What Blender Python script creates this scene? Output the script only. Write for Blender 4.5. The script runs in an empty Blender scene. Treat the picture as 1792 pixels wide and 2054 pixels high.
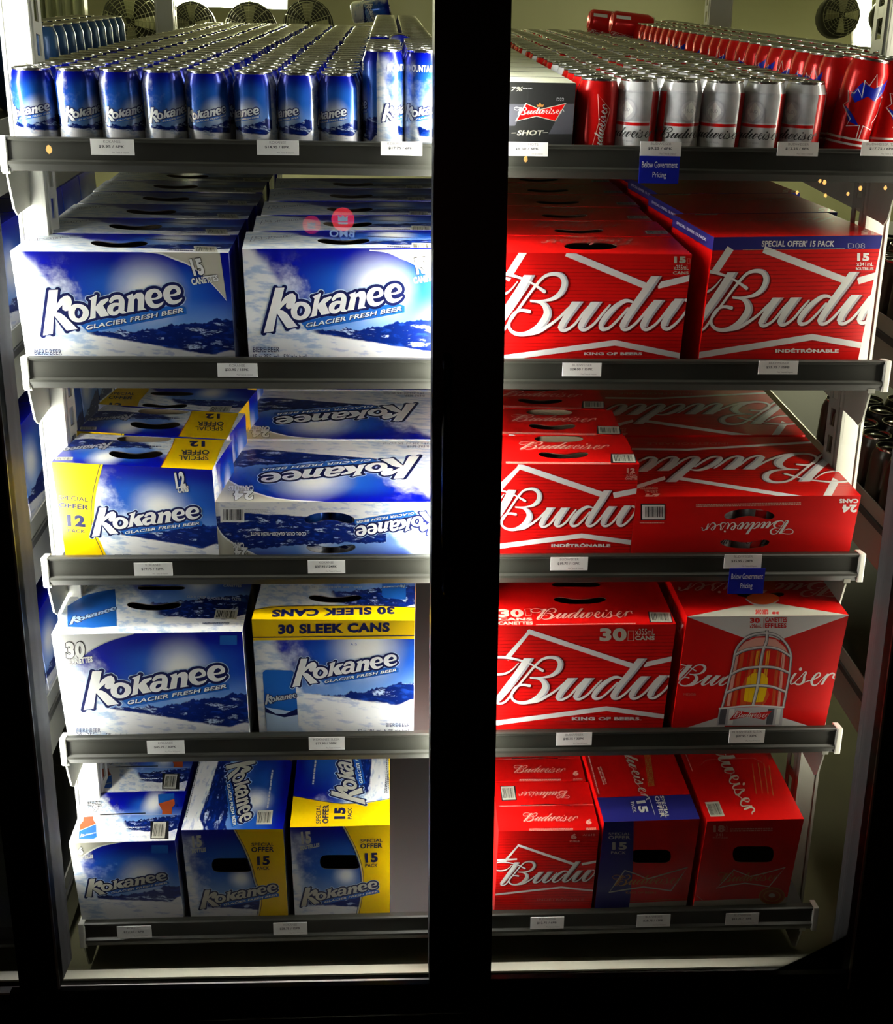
import bpy, bmesh, math, random
from mathutils import Vector, Matrix
from mathutils.geometry import tessellate_polygon
random.seed(7)
R = math.radians
SC = bpy.context.scene

# ------------------------------------------------------------------ camera
F = 2170.9
PT, YW, RL = R(16.90), R(3.17), R(0.77)
CAM = Vector((-0.028, -1.759, 1.62))
_fw = Vector((math.sin(YW)*math.cos(PT), math.cos(YW)*math.cos(PT), -math.sin(PT)))
_r0 = Vector((math.cos(YW), -math.sin(YW), 0))
_u0 = Vector((math.sin(YW)*math.sin(PT), math.cos(YW)*math.sin(PT), math.cos(PT)))
_r = _r0*math.cos(RL) + _u0*math.sin(RL)
_u = _u0*math.cos(RL) - _r0*math.sin(RL)
cd = bpy.data.cameras.new('camera')
cam = bpy.data.objects.new('camera', cd)
SC.collection.objects.link(cam)
cam.matrix_world = Matrix(((_r.x, _u.x, -_fw.x, CAM.x), (_r.y, _u.y, -_fw.y, CAM.y), (_r.z, _u.z, -_fw.z, CAM.z), (0, 0, 0, 1)))
cd.sensor_fit = 'VERTICAL'; cd.sensor_height = 24.0; cd.lens = F*24.0/2054.0
cd.clip_start = 0.05; cd.clip_end = 50
SC.camera = cam

def ray(px, py):
    return (_fw*F + _r*(px-896) + _u*(1027-py)).normalized()
def at(px, py, Y):
    d = ray(px, py); return CAM + d*((Y-CAM.y)/d.y)

# ------------------------------------------------------------------ world, exposure
w = bpy.data.worlds.new('world'); SC.world = w; w.use_nodes = True
w.node_tree.nodes['Background'].inputs[0].default_value = (0.9, 0.85, 0.6, 1)
w.node_tree.nodes['Background'].inputs[1].default_value = 0.004
SC.view_settings.view_transform = 'Standard'; SC.view_settings.look = 'None'
SC.view_settings.gamma = 1; SC.view_settings.exposure = 0.0; SC.view_settings.use_curve_mapping = False
FRONT_TUBE = 66.0      # radiance of the upright lamps behind the door posts
BACK_TUBE = 230.0       # radiance of the lamps in the walk-in room behind

# ------------------------------------------------------------------ node helpers
class N:
    nt = None
    def __init__(s, v): s.v = v
    @staticmethod
    def m(op, *a, clamp=False):
        n = N.nt.nodes.new('ShaderNodeMath'); n.operation = op; n.use_clamp = clamp
        for i, x in enumerate(a):
            x = x.v if isinstance(x, N) else x
            if isinstance(x, (int, float)): n.inputs[i].default_value = x
            else: N.nt.links.new(x, n.inputs[i])
        return N(n.outputs[0])
    def __add__(s, o): return N.m('ADD', s, o)
    def __radd__(s, o): return N.m('ADD', o, s)
    def __sub__(s, o): return N.m('SUBTRACT', s, o)
    def __rsub__(s, o): return N.m('SUBTRACT', o, s)
    def __mul__(s, o): return N.m('MULTIPLY', s, o)
    def __rmul__(s, o): return N.m('MULTIPLY', s, o)
    def sq(s): return N.m('SQRT', s)
    def clamp(s): return N.m('ADD', s, 0.0, clamp=True)
def sstep(x, a, b):
    n = N.nt.nodes.new('ShaderNodeMapRange'); n.interpolation_type = 'SMOOTHSTEP'
    N.nt.links.new(x.v, n.inputs[0])
    n.inputs[1].default_value = a; n.inputs[2].default_value = b
    if a > b: n.inputs[1].default_value = b; n.inputs[2].default_value = a; n.inputs[3].default_value = 1; n.inputs[4].default_value = 0
    return N(n.outputs[0])
def step(a, b):
    def g(x): return x.v if isinstance(x, N) else x
    return N.m('GREATER_THAN', a, b)
def noise(u, v, sc, det=5, rough=.55, sx=1, sy=1):
    c = N.nt.nodes.new('ShaderNodeCombineXYZ')
    for i, (x, k) in enumerate(((u, sx), (v, sy))):
        y = x*k if k != 1 else x
        N.nt.links.new(y.v, c.inputs[i])
    n = N.nt.nodes.new('ShaderNodeTexNoise'); n.inputs['Scale'].default_value = sc
    n.inputs['Detail'].default_value = det; n.inputs['Roughness'].default_value = rough
    N.nt.links.new(c.outputs[0], n.inputs[0]); return N(n.outputs[0])
def mixc(f, a, b):
    n = N.nt.nodes.new('ShaderNodeMix'); n.data_type = 'RGBA'; n.clamp_factor = True
    N.nt.links.new(f.v, n.inputs[0]) if isinstance(f, N) else setattr(n.inputs[0], 'default_value', f)
    for k, x in ((6, a), (7, b)):
        if isinstance(x, N): N.nt.links.new(x.v, n.inputs[k])
        else: n.inputs[k].default_value = (*x, 1)
    return N(n.outputs[2])
def newmat(name, rough=.5, metal=0, spec=.5):
    m = bpy.data.materials.new(name); m.use_nodes = True; nt = m.node_tree; N.nt = nt
    b = nt.nodes['Principled BSDF']; b.inputs['Roughness'].default_value = rough
    b.inputs['Metallic'].default_value = metal; b.inputs['Specular IOR Level'].default_value = spec
    return m, b
def uvs():
    t = N.nt.nodes.new('ShaderNodeUVMap'); t.uv_map = 'UVMap'
    s = N.nt.nodes.new('ShaderNodeSeparateXYZ'); N.nt.links.new(t.outputs[0], s.inputs[0])
    return N(s.outputs[0]), N(s.outputs[1])
def setc(b, c):
    if isinstance(c, N): N.nt.links.new(c.v, b.inputs['Base Color'])
    else: b.inputs['Base Color'].default_value = (*c, 1)
def bump(b, sc, strength, dist=.01):
    t = N.nt.nodes.new('ShaderNodeTexCoord'); n = N.nt.nodes.new('ShaderNodeTexNoise')
    n.inputs['Scale'].default_value = sc; N.nt.links.new(t.outputs['Object'], n.inputs[0])
    p = N.nt.nodes.new('ShaderNodeBump'); p.inputs['Strength'].default_value = strength; p.inputs['Distance'].default_value = dist
    N.nt.links.new(n.outputs[0], p.inputs['Height']); N.nt.links.new(p.outputs[0], b.inputs['Normal'])
_mc = {}
def flat(name, c, rough=.5, metal=0, spec=.5, bp=None, var=0, vs=8):
    if name in _mc: return _mc[name]
    m, b = newmat(name, rough, metal, spec)
    if var:
        t = N.nt.nodes.new('ShaderNodeTexCoord'); n = N.nt.nodes.new('ShaderNodeTexNoise')
        n.inputs['Scale'].default_value = vs; n.inputs['Detail'].default_value = 6
        N.nt.links.new(t.outputs['Object'], n.inputs[0])
        setc(b, mixc(N(n.outputs[0]), tuple(x*(1-var) for x in c), tuple(min(1, x*(1+var)) for x in c)))
    else: setc(b, c)
    if bp: bump(b, *bp)
    _mc[name] = m; return m
def emis(name, c, s):
    m = bpy.data.materials.new(name); m.use_nodes = True; nt = m.node_tree
    nt.nodes.remove(nt.nodes['Principled BSDF']); e = nt.nodes.new('ShaderNodeEmission')
    e.inputs[0].default_value = (*c, 1); e.inputs[1].default_value = s
    nt.links.new(e.outputs[0], nt.nodes['Material Output'].inputs[0]); return m

# printed inks (gloss like the coated board they are printed on)
INK = dict(relief=(.50, .50, .54), white=(.82, .82, .80), grey=(.42, .42, .46), navy=(.006, .010, .085), sky=(.10, .30, .62), yellow=(.95, .60, .0),
           red=(.72, .004, .004), dred=(.20, .0, .0), black=(.015, .015, .018), gold=(.50, .22, .05), amber=(.9, .42, .02),
           orange=(.72, .10, .02), silver=(.55, .55, .58), lblue=(.45, .60, .80), blue=(.0, .012, .42), brown=(.45, .08, .02),
           taupe=(.56, .54, .44), indigo=(.022, .022, .20), ghost=(.62, .16, .13), azure=(.01, .12, .50), panel=(.09, .09, .11), pink=(.86, .42, .34))
def ink(c):
    m, b = _mc.get('ink_'+c), None
    if m: return m
    m, b = newmat('ink_'+c, .30, 0, .5); setc(b, INK[c]); bump(b, 14, .12, .004); _mc['ink_'+c] = m; return m

def mat_scene(name, asp=1.7, sun=(.62, .66), slope=.40, x0=.05, ridge=.29, snow=.26, sn2=.24, rep=1, metal=0, rough=.28, dark=1.0, sunr=.26, sh=0.0):
    """printed alpine landscape: deep sky, sun halo, wind-blown glacier at left, ridge and snowfield below"""
    m, b = newmat(name, rough, metal)
    u, v = uvs()
    if rep != 1: u = N.m('FRACT', u*rep + sh)
    ua = u*asp
    n1 = noise(ua, v, 3.2, 6, .62); n2 = noise(ua+v*.6, v, 5.5, 6, .62, 1.0, 2.8); n3 = noise(ua, v, 22, 4, .7, 1, 2.2); n4 = noise(ua, v*.0, 7, 6, .62)
    sky = mixc(sstep(v, .34, .74), (.012*dark, .10*dark, .52*dark), (.0, .003, .34*dark))
    d = ((u-sun[0])*(u-sun[0])*(asp*asp) + (v-sun[1])*(v-sun[1])).sq()
    sky = mixc(sstep(d, .80, .14)*.75*sstep(v, .97, .75), sky, (.02*dark, .17*dark, .66*dark))
    sky = mixc(sstep(d+(n1-.5)*.06, sunr*1.45, .0), sky, (.90, .93, .96)); sky = mixc(sstep(d, sunr*.8, .0), sky, (.98, .97, .93))
    s = u - x0 - (1-v)*slope
    cl = sstep((n1-.5)*2.4 - s*3.2*(asp/1.75) + .42, .0, .75)*sstep(v, 1.0, .84)*sstep(v, snow-.1, snow+.05)
    sky = mixc(cl*.95, sky, (.80, .85, .92))
    sky = mixc(sstep(v, ridge+.30, ridge)*.55, sky, (.26, .46, .80))
    mh = ridge + (n4-.5)*.16 + sstep(u, .45, 1.0)*.10
    mcol = mixc(sstep(n2, .55, .63)*sstep(n3, .40, .55), (.0, .012, .15), (.50, .62, .82))
    mcol = mixc(sstep(n2, .46, .34), mcol, (.008, .05, .34))
    col = mixc(sstep(mh-v, -.004, .008)*step(u, x0+slope*.62), sky, mcol)
    snh = (snow+.0) - u*sn2 + (n1-.5)*.07 + sstep(u, .88, 1.0)*.07
    scol = mixc(sstep(n2, .52, .64), (.84, .84, .86), (.50, .56, .74))
    scol = mixc(sstep(n3+(v-snh)*2.2, .60, .66)*sstep(u, .45, .9), scol, (.03, .07, .28))
    col = mixc(sstep(snh-v, -.006, .012), col, scol)
    gl = mixc(sstep(n2, .45, .62), (.84, .86, .88), (.42, .55, .76))
    col = mixc(sstep(s+(n1-.5)*.10, .02, -.03), col, gl)
    setc(b, col); bump(b, 12, .10, .004); return m
def mat_budred(name, lines=True, n=38, lo=0.0, hi=.95):
    m, b = newmat(name, .30); u, v = uvs()
    base = (.74, .004, .004)
    nz = noise(u, v, 5, 4, .6); nf = noise(u, v, 40, 3, .6, .3, 2)
    c = mixc(nz, (.60, .002, .002), (.80, .006, .005))
    if lines:
        s = N.m('FRACT', v*n); l = sstep(s, .62, .80)*sstep(s, 1.0, .88)*sstep(nf, .30, .55)
        c = mixc(l*.75*sstep(v, hi, hi-.1)*sstep(v, lo, lo+.08), c, (.22, .0, .0))
    setc(b, c); bump(b, 12, .14, .004); return m

# ------------------------------------------------------------------ mesh helpers
def link(o, parent=None):
    SC.collection.objects.link(o)
    if parent: o.parent = parent
    return o
def tag(o, label=None, cat=None, group=None, kind=None):
    if label: o['label'] = label
    if cat: o['category'] = cat
    if group: o['group'] = group
    if kind: o['kind'] = kind
    return o
def mesh_from(name, bm, mats, smooth=False):
    me = bpy.data.meshes.new(name); bm.to_mesh(me); bm.free()
    for m in (mats if isinstance(mats, (list, tuple)) else [mats]): me.materials.append(m)
    if smooth:
        for p in me.polygons: p.use_smooth = True
    return me
def ob(name, me, parent=None, loc=None, rot=None):
    o = bpy.data.objects.new(name, me); link(o, parent)
    if loc is not None: o.location = loc
    if rot is not None: o.rotation_euler = rot
    return o
def empty(name, loc=(0, 0, 0), rot=(0, 0, 0)):
    o = bpy.data.objects.new(name, None); link(o); o.location = loc; o.rotation_euler = rot; o.empty_display_size = .02; return o
def box(bm, a, b, mi=0, bev=0):
    x0, y0, z0 = a; x1, y1, z1 = b
    vs = [bm.verts.new(p) for p in ((x0, y0, z0), (x1, y0, z0), (x1, y1, z0), (x0, y1, z0), (x0, y0, z1), (x1, y0, z1), (x1, y1, z1), (x0, y1, z1))]
    fs = [bm.faces.new([vs[i] for i in q]) for q in ((0, 3, 2, 1), (4, 5, 6, 7), (0, 1, 5, 4), (1, 2, 6, 5), (2, 3, 7, 6), (3, 0, 4, 7))]
    for f in fs: f.material_index = mi
    if bev:
        es = list({e for f in fs for e in f.edges})
        bmesh.ops.bevel(bm, geom=es, offset=bev, segments=2, affect='EDGES', profile=.6)
def hexa(bm, q, off, mi=0):
    """prism: quad q (4 points, counter-clockwise seen from the front) pushed by vector off"""
    a = [bm.verts.new(p) for p in q]; b = [bm.verts.new(Vector(p)+Vector(off)) for p in q]
    fs = [bm.faces.new(a), bm.faces.new(b[::-1])]
    for i in range(len(q)): fs.append(bm.faces.new((a[i], b[i], b[(i+1) % len(q)], a[(i+1) % len(q)])))
    for f in fs: f.material_index = mi
    bmesh.ops.recalc_face_normals(bm, faces=fs)
def prism_x(bm, prof, x0, x1, mi=0):
    """profile of (y,z) points extruded along x"""
    hexa(bm, [(x0, y, z) for y, z in prof], (x1-x0, 0, 0), mi)
def tube(bm, pts, r, n=8, mi=0, closed=False):
    pts = [Vector(p) for p in pts]; rings = []
    m = len(pts)
    for i, p in enumerate(pts):
        a = pts[(i-1) % m] if (closed or i > 0) else p; c = pts[(i+1) % m] if (closed or i < m-1) else p
        d = (c-a).normalized(); h = Vector((0, 0, 1)) if abs(d.z) < .9 else Vector((1, 0, 0))
        e1 = d.cross(h).normalized(); e2 = d.cross(e1)
        rings.append([bm.verts.new(p+e1*r*math.cos(2*math.pi*k/n)+e2*r*math.sin(2*math.pi*k/n)) for k in range(n)])
    for i in range(m if closed else m-1):
        A, B = rings[i], rings[(i+1) % m]
        for k in range(n):
            f = bm.faces.new((A[k], A[(k+1) % n], B[(k+1) % n], B[k])); f.material_index = mi; f.smooth = True
    if not closed:
        f = bm.faces.new(rings[0][::-1]); f.material_index = mi; f = bm.faces.new(rings[-1]); f.material_index = mi
def lathe(bm, prof, n=24, mi=0, uv=None, H=1.0, smooth=True):
    rings = []
    for r, z in prof:
        rings.append([bm.verts.new((r*math.cos(2*math.pi*k/n), r*math.sin(2*math.pi*k/n), z)) for k in range(n)] if r > 1e-6 else [bm.verts.new((0, 0, z))])
    for i in range(len(rings)-1):
        A, B = rings[i], rings[i+1]
        for k in range(n):
            k2 = (k+1) % n
            if len(A) == 1 and len(B) == 1: continue
            if len(A) == 1: vs = (A[0], B[k2], B[k])
            elif len(B) == 1: vs = (A[k], A[k2], B[0])
            else: vs = (A[k], A[k2], B[k2], B[k])
            f = bm.faces.new(vs); f.material_index = mi; f.smooth = smooth
            if uv:
                for l in f.loops:
                    co = l.vert.co
                    kk = k if (l.vert in (A[k % len(A)], B[k % len(B)])) else k+1
                    l[uv].uv = (kk/n, co.z/H)

# ------------------------------------------------------------------ 2-D art
def clip(poly, W, H):
    def cut(ps, inside, inter):
        out = []
        for i in range(len(ps)):
            a, b = ps[i-1], ps[i]
            ia, ib = inside(a), inside(b)
            if ia != ib: out.append(inter(a, b))
            if ib: out.append(b)
        return out
    def lx(x): return lambda a, b: (x, a[1]+(b[1]-a[1])*(x-a[0])/(b[0]-a[0]))
    def ly(y): return lambda a, b: (a[0]+(b[0]-a[0])*(y-a[1])/(b[1]-a[1]), y)
    for ins, it in ((lambda p: p[0] >= 0, lx(0)), (lambda p: p[0] <= W, lx(W)), (lambda p: p[1] >= 0, ly(0)), (lambda p: p[1] <= H, ly(H))):
        if not poly: return []
        poly = cut(poly, ins, it)
    return poly
def spline(pts, sub=6, closed=False):
    P = [tuple(p) for p in pts]; n = len(P); out = []
    rng = range(n) if closed else range(n-1)
    for i in rng:
        p0 = P[(i-1) % n] if (closed or i > 0) else P[i]; p1 = P[i]; p2 = P[(i+1) % n]
        p3 = P[(i+2) % n] if (closed or i < n-2) else P[i+1]
        for k in range(sub):
            t = k/sub
            out.append(tuple(.5*((2*b)+(-a+c)*t+(2*a-5*b+4*c-d)*t*t+(-a+3*b-3*c+d)*t**3) for a, b, c, d in zip(p0, p1, p2, p3)))
    if not closed: out.append(P[-1])
    return out
def aff(src, dst):
    (x0, y0), (x1, y1), (x2, y2) = src
    M = Matrix(((x0, y0, 1), (x1, y1, 1), (x2, y2, 1))).inverted()
    cu = M @ Vector([d[0] for d in dst]); cv = M @ Vector([d[1] for d in dst])
    return lambda x, y: (cu[0]*x+cu[1]*y+cu[2], cv[0]*x+cv[1]*y+cv[2])
_tc = {}
def text_tris(s, bold=0.0):
    k = (s, bold)
    if k in _tc: return _tc[k]
    c = bpy.data.curves.new('t', 'FONT'); c.body = s; c.offset = bold; c.resolution_u = 3
    if bold > 0: c.space_character = 1.0+bold*1.6
    o = bpy.data.objects.new('t', c); SC.collection.objects.link(o)
    dg = bpy.context.evaluated_depsgraph_get(); dg.update()
    me = bpy.data.meshes.new_from_object(o.evaluated_get(dg)); me.calc_loop_triangles()
    tr = [[tuple(me.vertices[i].co[:2]) for i in t.vertices] for t in me.loop_triangles]
    bpy.data.objects.remove(o); bpy.data.curves.remove(c); bpy.data.meshes.remove(me)
    xs = [p[0] for t in tr for p in t] or [0, 1]; ys = [p[1] for t in tr for p in t] or [0, 1]
    _tc[k] = (tr, min(xs), max(xs), min(ys), max(ys)); return _tc[k]

class Art:
    """flat print on one face; f maps (u,v) metres on the face to 3-D and lift = height of a layer above the board"""
    def __init__(s, W, H): s.W, s.H, s.items = W, H, []
    def poly(s, pts, col, layer=1, T=None):
        if T: pts = [T(*p[:2]) for p in pts]
        if len(pts) > 4 or True:
            if len(pts) > 3:
                tr = tessellate_polygon([[Vector((p[0], p[1], 0)) for p in pts]])
                polys = [[pts[i] for i in t] for t in tr]
            else: polys = [pts]
        for p in polys: s.raw(p, col, layer)
    def raw(s, p, col, layer):
        p = [(q[0], q[1]) for q in p]
        if any(q[0] < 0 or q[0] > s.W or q[1] < 0 or q[1] > s.H for q in p): p = clip(p, s.W, s.H)
        if len(p) < 3: return
        a = sum(p[i-1][0]*p[i][1]-p[i][0]*p[i-1][1] for i in range(len(p)))
        if abs(a) < 1e-9: return
        if a < 0: p = p[::-1]
        s.items.append((p, col, layer))
    def ribbon(s, pts, T, col, layer=1, ex=0, sh=(0, 0), sub=6, smooth=True, closed=False, cap=True, horiz=False):
        q = spline(pts, sub, closed) if smooth else [tuple(p) for p in pts]
        q = [(x+sh[0], y+sh[1], w_+ex) for x, y, w_ in q]; n = len(q); L = []; Rr = []
        for i in range(n):
            a = q[(i-1) % n] if (closed or i) else q[i]; b = q[(i+1) % n] if (closed or i < n-1) else q[i]
            dx, dy = b[0]-a[0], b[1]-a[1]; l = math.hypot(dx, dy) or 1
            nx, ny = (-dy/l, dx/l) if not horiz else (1, 0)
            hw = q[i][2]/2; x, y = q[i][:2]
            L.append((x+nx*hw, y+ny*hw)); Rr.append((x-nx*hw, y-ny*hw))
        for i in range(n if closed else n-1):
            j = (i+1) % n
            s.raw([T(*L[i]), T(*L[j]), T(*Rr[j])], col, layer); s.raw([T(*L[i]), T(*Rr[j]), T(*Rr[i])], col, layer)
        if not smooth or (cap and not horiz):
            for i in (range(n) if not smooth else (0, n-1)):
                if cap or 0 < i < n-1 or closed: s.disc(q[i][0], q[i][1], q[i][2]/2, T, col, layer, 10)
    def disc(s, x, y, r, T, col, layer=1, n=14, ry=None):
        ry = ry or r
        s.raw([T(x+r*math.cos(2*math.pi*k/n), y+ry*math.sin(2*math.pi*k/n)) for k in range(n)], col, layer)
    def outline(s, pts, T, col, layer, t):
        s.ribbon([(p[0], p[1], 2*t) for p in pts], T, col, layer, smooth=False, closed=True); s.poly(pts, col, layer, T)
    def text(s, st, bl, br, tl, T, col='white', layer=3, bold=.012, out=None, oc='navy', it=0):
        """text whose ink box has these three corners (given in the space of T)"""
        p0, p1, p2 = T(*bl), T(*br), T(*tl)
        jobs = [(bold, col, layer)]
        if out: jobs.insert(0, (bold+out, oc, layer-1))
        _, x0, x1, y0, y1 = text_tris(st, bold)
        f = aff([(x0, y0), (x1, y0), (x0, y1)], [p0, p1, p2])
        w0 = x1-x0
        for bd, c_, ly_ in jobs:
            tr, a0, a1, b0, b1 = text_tris(st, bd)
            sx = (w0+2*(bd-bold))/(a1-a0); off = (a0+a1)/2
            for t in tr:
                s.raw([f((x0+x1)/2+(x-off)*sx+(y-y0)*it, y) for x, y in t], c_, ly_)
    def rect(s, x0, y0, x1, y1, T, col, layer=1): s.poly([(x0, y0), (x1, y0), (x1, y1), (x0, y1)], col, layer, T)
    def barcode(s, bl, br, tl, T, layer=2, n=17, stripes=True, bg='taupe'):
        g = aff([(0, 0), (1, 0), (0, 1)], [T(*bl), T(*br), T(*tl)])
        s.raw([g(0, 0), g(1, 0), g(1, 1), g(0, 1)], bg, layer)
        rr = random.Random(5); x = .08
        while x < .9:
            w_ = rr.choice((.012, .02, .035)); s.raw([g(x, .12), g(x+w_, .12), g(x+w_, .86), g(x, .86)], 'black', layer+1); x += w_+rr.choice((.015, .03, .04))
    def smalltext(s, a, b, h, T, col, layer=2, rows=1, seed=1):
        """illegible small print: rows of tiny dashes"""
        rr = random.Random(seed); ax, ay = a; bx, by = b; L = math.hypot(bx-ax, by-ay); dx, dy = (bx-ax)/L, (by-ay)/L; nx, ny = -dy, dx
        for r_ in range(rows):
            t = 0
            while t < L:
                w_ = h*rr.uniform(.5, 2.4); e = min(L, t+w_); o = r_*h*1.6
                s.raw([T(ax+dx*t+nx*o, ay+dy*t+ny*o), T(ax+dx*e+nx*o, ay+dy*e+ny*o), T(ax+dx*e+nx*(o+h), ay+dy*e+ny*(o+h)), T(ax+dx*t+nx*(o+h), ay+dy*t+ny*(o+h))], col, layer)
                t += w_+h*rr.uniform(.3, .6)
    def emit(s, bm, f, mats, midx, lift=.00012):
        for i_, (p, col, layer) in enumerate(s.items):
            try: fc = bm.faces.new([bm.verts.new(f(x, y, layer*lift+(i_ % 12)*1.6e-6)) for x, y in p])
            except ValueError: continue
            if col not in midx: midx[col] = len(mats); mats.append(ink(col))
            fc.material_index = midx[col]

# ---- script lettering (drawn in picture units, y down, base line about y 560)
def _w(s): return [(1375+(x-815)*2.0, 560+(y-305)*2.42, w_*2.1) for x, y, w_ in s]
SCR_H = [  # flat-topped slanting stems: (x, y, horizontal width)
    [(355, 150, 100), (300, 235, 100), (215, 350, 98), (130, 460, 92), (45, 565, 76)],
    [(792, 347, 104), (735, 420, 92), (672, 505, 74), (652, 545, 70)],
    [(960, 347, 104), (905, 420, 92), (845, 505, 74), (830, 540, 70)],
    [(1487, 152, 96), (1400, 265, 98), (1310, 375, 92), (1220, 495, 78), (1203, 535, 70)],
    [(1522, 330, 100), (1465, 400, 90), (1400, 490, 74), (1385, 530, 70)],
    [(1705, 320, 96), (1650, 395, 86), (1585, 480, 72), (1567, 525, 68)],
    _w([(1195, 212, 28), (1170, 250, 26), (1155, 285, 22)]),
    _w([(1552, 203, 28), (1528, 248, 26), (1503, 293, 22)]),
]
SCR_P = [
    [(58, 560, 40), (30, 590, 28), (75, 602, 20), (130, 575, 18), (200, 485, 20), (290, 375, 20), (360, 290, 20), (420, 222, 22), (490, 160, 24), (570, 140, 30), (640, 155, 46), (672, 205, 56), (650, 270, 52), (590, 318, 34), (520, 338, 20), (440, 345, 14), (370, 340, 10)],
    [(372, 348, 12), (450, 352, 24), (505, 385, 54), (525, 440, 72), (490, 500, 70), (425, 555, 54), (330, 592, 34), (245, 590, 28), (190, 555, 24), (185, 500, 22), (225, 440, 20), (290, 415, 22), (362, 424, 28)],
    [(492, 273, 28), (430, 238, 20), (355, 200, 14), (250, 165, 20), (130, 142, 26), (20, 142, 26), (-70, 175, 26), (-98, 232, 26), (-50, 292, 26), (40, 312, 24), (130, 298, 20), (195, 258, 12), (250, 200, 8)],
    [(330, 595, 24), (440, 578, 28), (540, 528, 24), (620, 475, 20), (690, 415, 20), (745, 365, 12)],
    [(648, 535, 50), (650, 557, 36), (690, 562, 24), (765, 520, 20), (845, 430, 20), (900, 375, 14)],
    [(826, 530, 50), (828, 552, 36), (870, 556, 24), (945, 510, 20), (1015, 435, 20), (1080, 370, 14)],
    [(1300, 355, 12), (1245, 338, 24), (1190, 348, 34), (1110, 400, 50), (1040, 470, 54), (1005, 525, 46), (1020, 552, 32), (1075, 543, 22), (1150, 485, 20), (1240, 395, 18)],
    [(1199, 525, 50), (1200, 548, 36), (1245, 550, 24), (1315, 505, 20), (1395, 425, 20), (1460, 350, 14)],
    [(1381, 520, 50), (1383, 546, 36), (1425, 550, 24), (1500, 505, 20), (1580, 420, 20), (1640, 345, 14)],
    [(1563, 515, 48), (1566, 540, 36), (1610, 545, 24), (1690, 490, 20), (1765, 405, 20), (1790, 350, 24), (1760, 330, 26)],
    _w([(1008, 250, 8), (1030, 262, 8), (1080, 252, 9), (1122, 226, 14), (1125, 205, 13), (1100, 201, 13), (1065, 232, 24), (1048, 272, 28), (1070, 300, 17), (1112, 293, 10), (1170, 240, 8)]),
    _w([(1157, 280, 20), (1165, 301, 12), (1195, 293, 8), (1255, 240, 8), (1295, 200, 9), (1312, 207, 14), (1296, 236, 22), (1300, 270, 26), (1272, 298, 16), (1228, 301, 14), (1204, 288, 14)]),
    _w([(1285, 292, 8), (1345, 270, 8), (1400, 258, 9), (1460, 226, 14), (1465, 205, 13), (1440, 201, 13), (1405, 232, 24), (1388, 272, 28), (1410, 300, 17), (1452, 293, 10), (1505, 240, 8), (1550, 203, 8)]),
    _w([(1520, 260, 8), (1560, 215, 12), (1595, 197, 16), (1622, 205, 16), (1612, 228, 16), (1632, 240, 8)]),
]
SCR_DOT = (1375+(1240-815)*2.0, 560+(178-305)*2.42, 34)
def script(A, T, col='white', layer=3, ex=0, sh=(0, 0), sub=4, rng=None, face=False):
    """face=True keeps only the lit front of each thick stroke (the relief version)"""
    def q(p): return [(x-w_*.11, y, w_*.76) if face and w_ > 34 else (x, y, w_) for x, y, w_ in p]
    for p in SCR_H:
        if rng and not rng(p[0][0]): continue
        A.ribbon(q(p), T, col, layer, ex, sh, sub, horiz=True)
    for p in SCR_P:
        if rng and not rng(p[len(p)//2][0]): continue
        A.ribbon(q(p), T, col, layer, ex, sh, sub)
    if not rng or rng(SCR_DOT[0]): A.disc(SCR_DOT[0]+sh[0], SCR_DOT[1]+sh[1], SCR_DOT[2]+ex/2, T, col, layer)
SREF = [(290, 606), (1487, 152), (3009, 398)]
def script3(A, T):                       # the large relief version
    script(A, T, 'dred', 2, 8, (14, 8)); script(A, T, 'relief', 3, 0, (2, 0)); script(A, T, 'white', 4, 0, (-2, 0), face=True)

# ---- slab lettering of the blue packs
KPOLY = [
    [(240, 97), (340, 93), (300, 262), (345, 200), (395, 165), (435, 158), (465, 185), (470, 235), (450, 290), (418, 328), (382, 333), (357, 312), (360, 282), (372, 262), (340, 285), (310, 315), (285, 345), (325, 352), (370, 385), (490, 532), (372, 552), (257, 382), (215, 585), (108, 602)],
    [(655, 197), (752, 152), (720, 282), (785, 212), (868, 190), (870, 212), (800, 272), (852, 384), (757, 401), (714, 325), (702, 408), (618, 432), (645, 400), (680, 215)],
    [(1065, 172), (1140, 140), (1140, 168), (1190, 132), (1235, 130), (1258, 160), (1257, 200), (1237, 302), (1262, 318), (1165, 335), (1187, 212), (1172, 192), (1147, 205), (1122, 342), (1040, 354), (1052, 335), (1085, 203)],
]
KRIB = [
    ([(525, 272, 42), (585, 298, 60), (605, 350, 66), (575, 410, 56), (520, 436, 42), (464, 415, 62), (448, 355, 68), (475, 297, 58)], True),
    ([(888, 228, 34), (925, 190, 44), (985, 180, 52), (1008, 215, 62), (1000, 280, 62), (992, 335, 60), (1030, 352, 22)], False),
    ([(1000, 262, 30), (930, 262, 38), (880, 295, 58), (872, 345, 62), (915, 362, 44), (975, 325, 34)], False),
    ([(1330, 205, 22), (1390, 196, 24), (1430, 168, 44), (1418, 124, 46), (1375, 108, 42), (1320, 138, 62), (1298, 200, 72), (1318, 260, 66), (1365, 282, 46), (1425, 262, 26), (1455, 235, 10)], False),
    ([(1535, 165, 22), (1595, 156, 24), (1638, 128, 44), (1626, 84, 46), (1580, 68, 42), (1525, 98, 62), (1500, 160, 72), (1522, 220, 66), (1570, 242, 46), (1632, 222, 26), (1662, 195, 10)], False),
]
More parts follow.
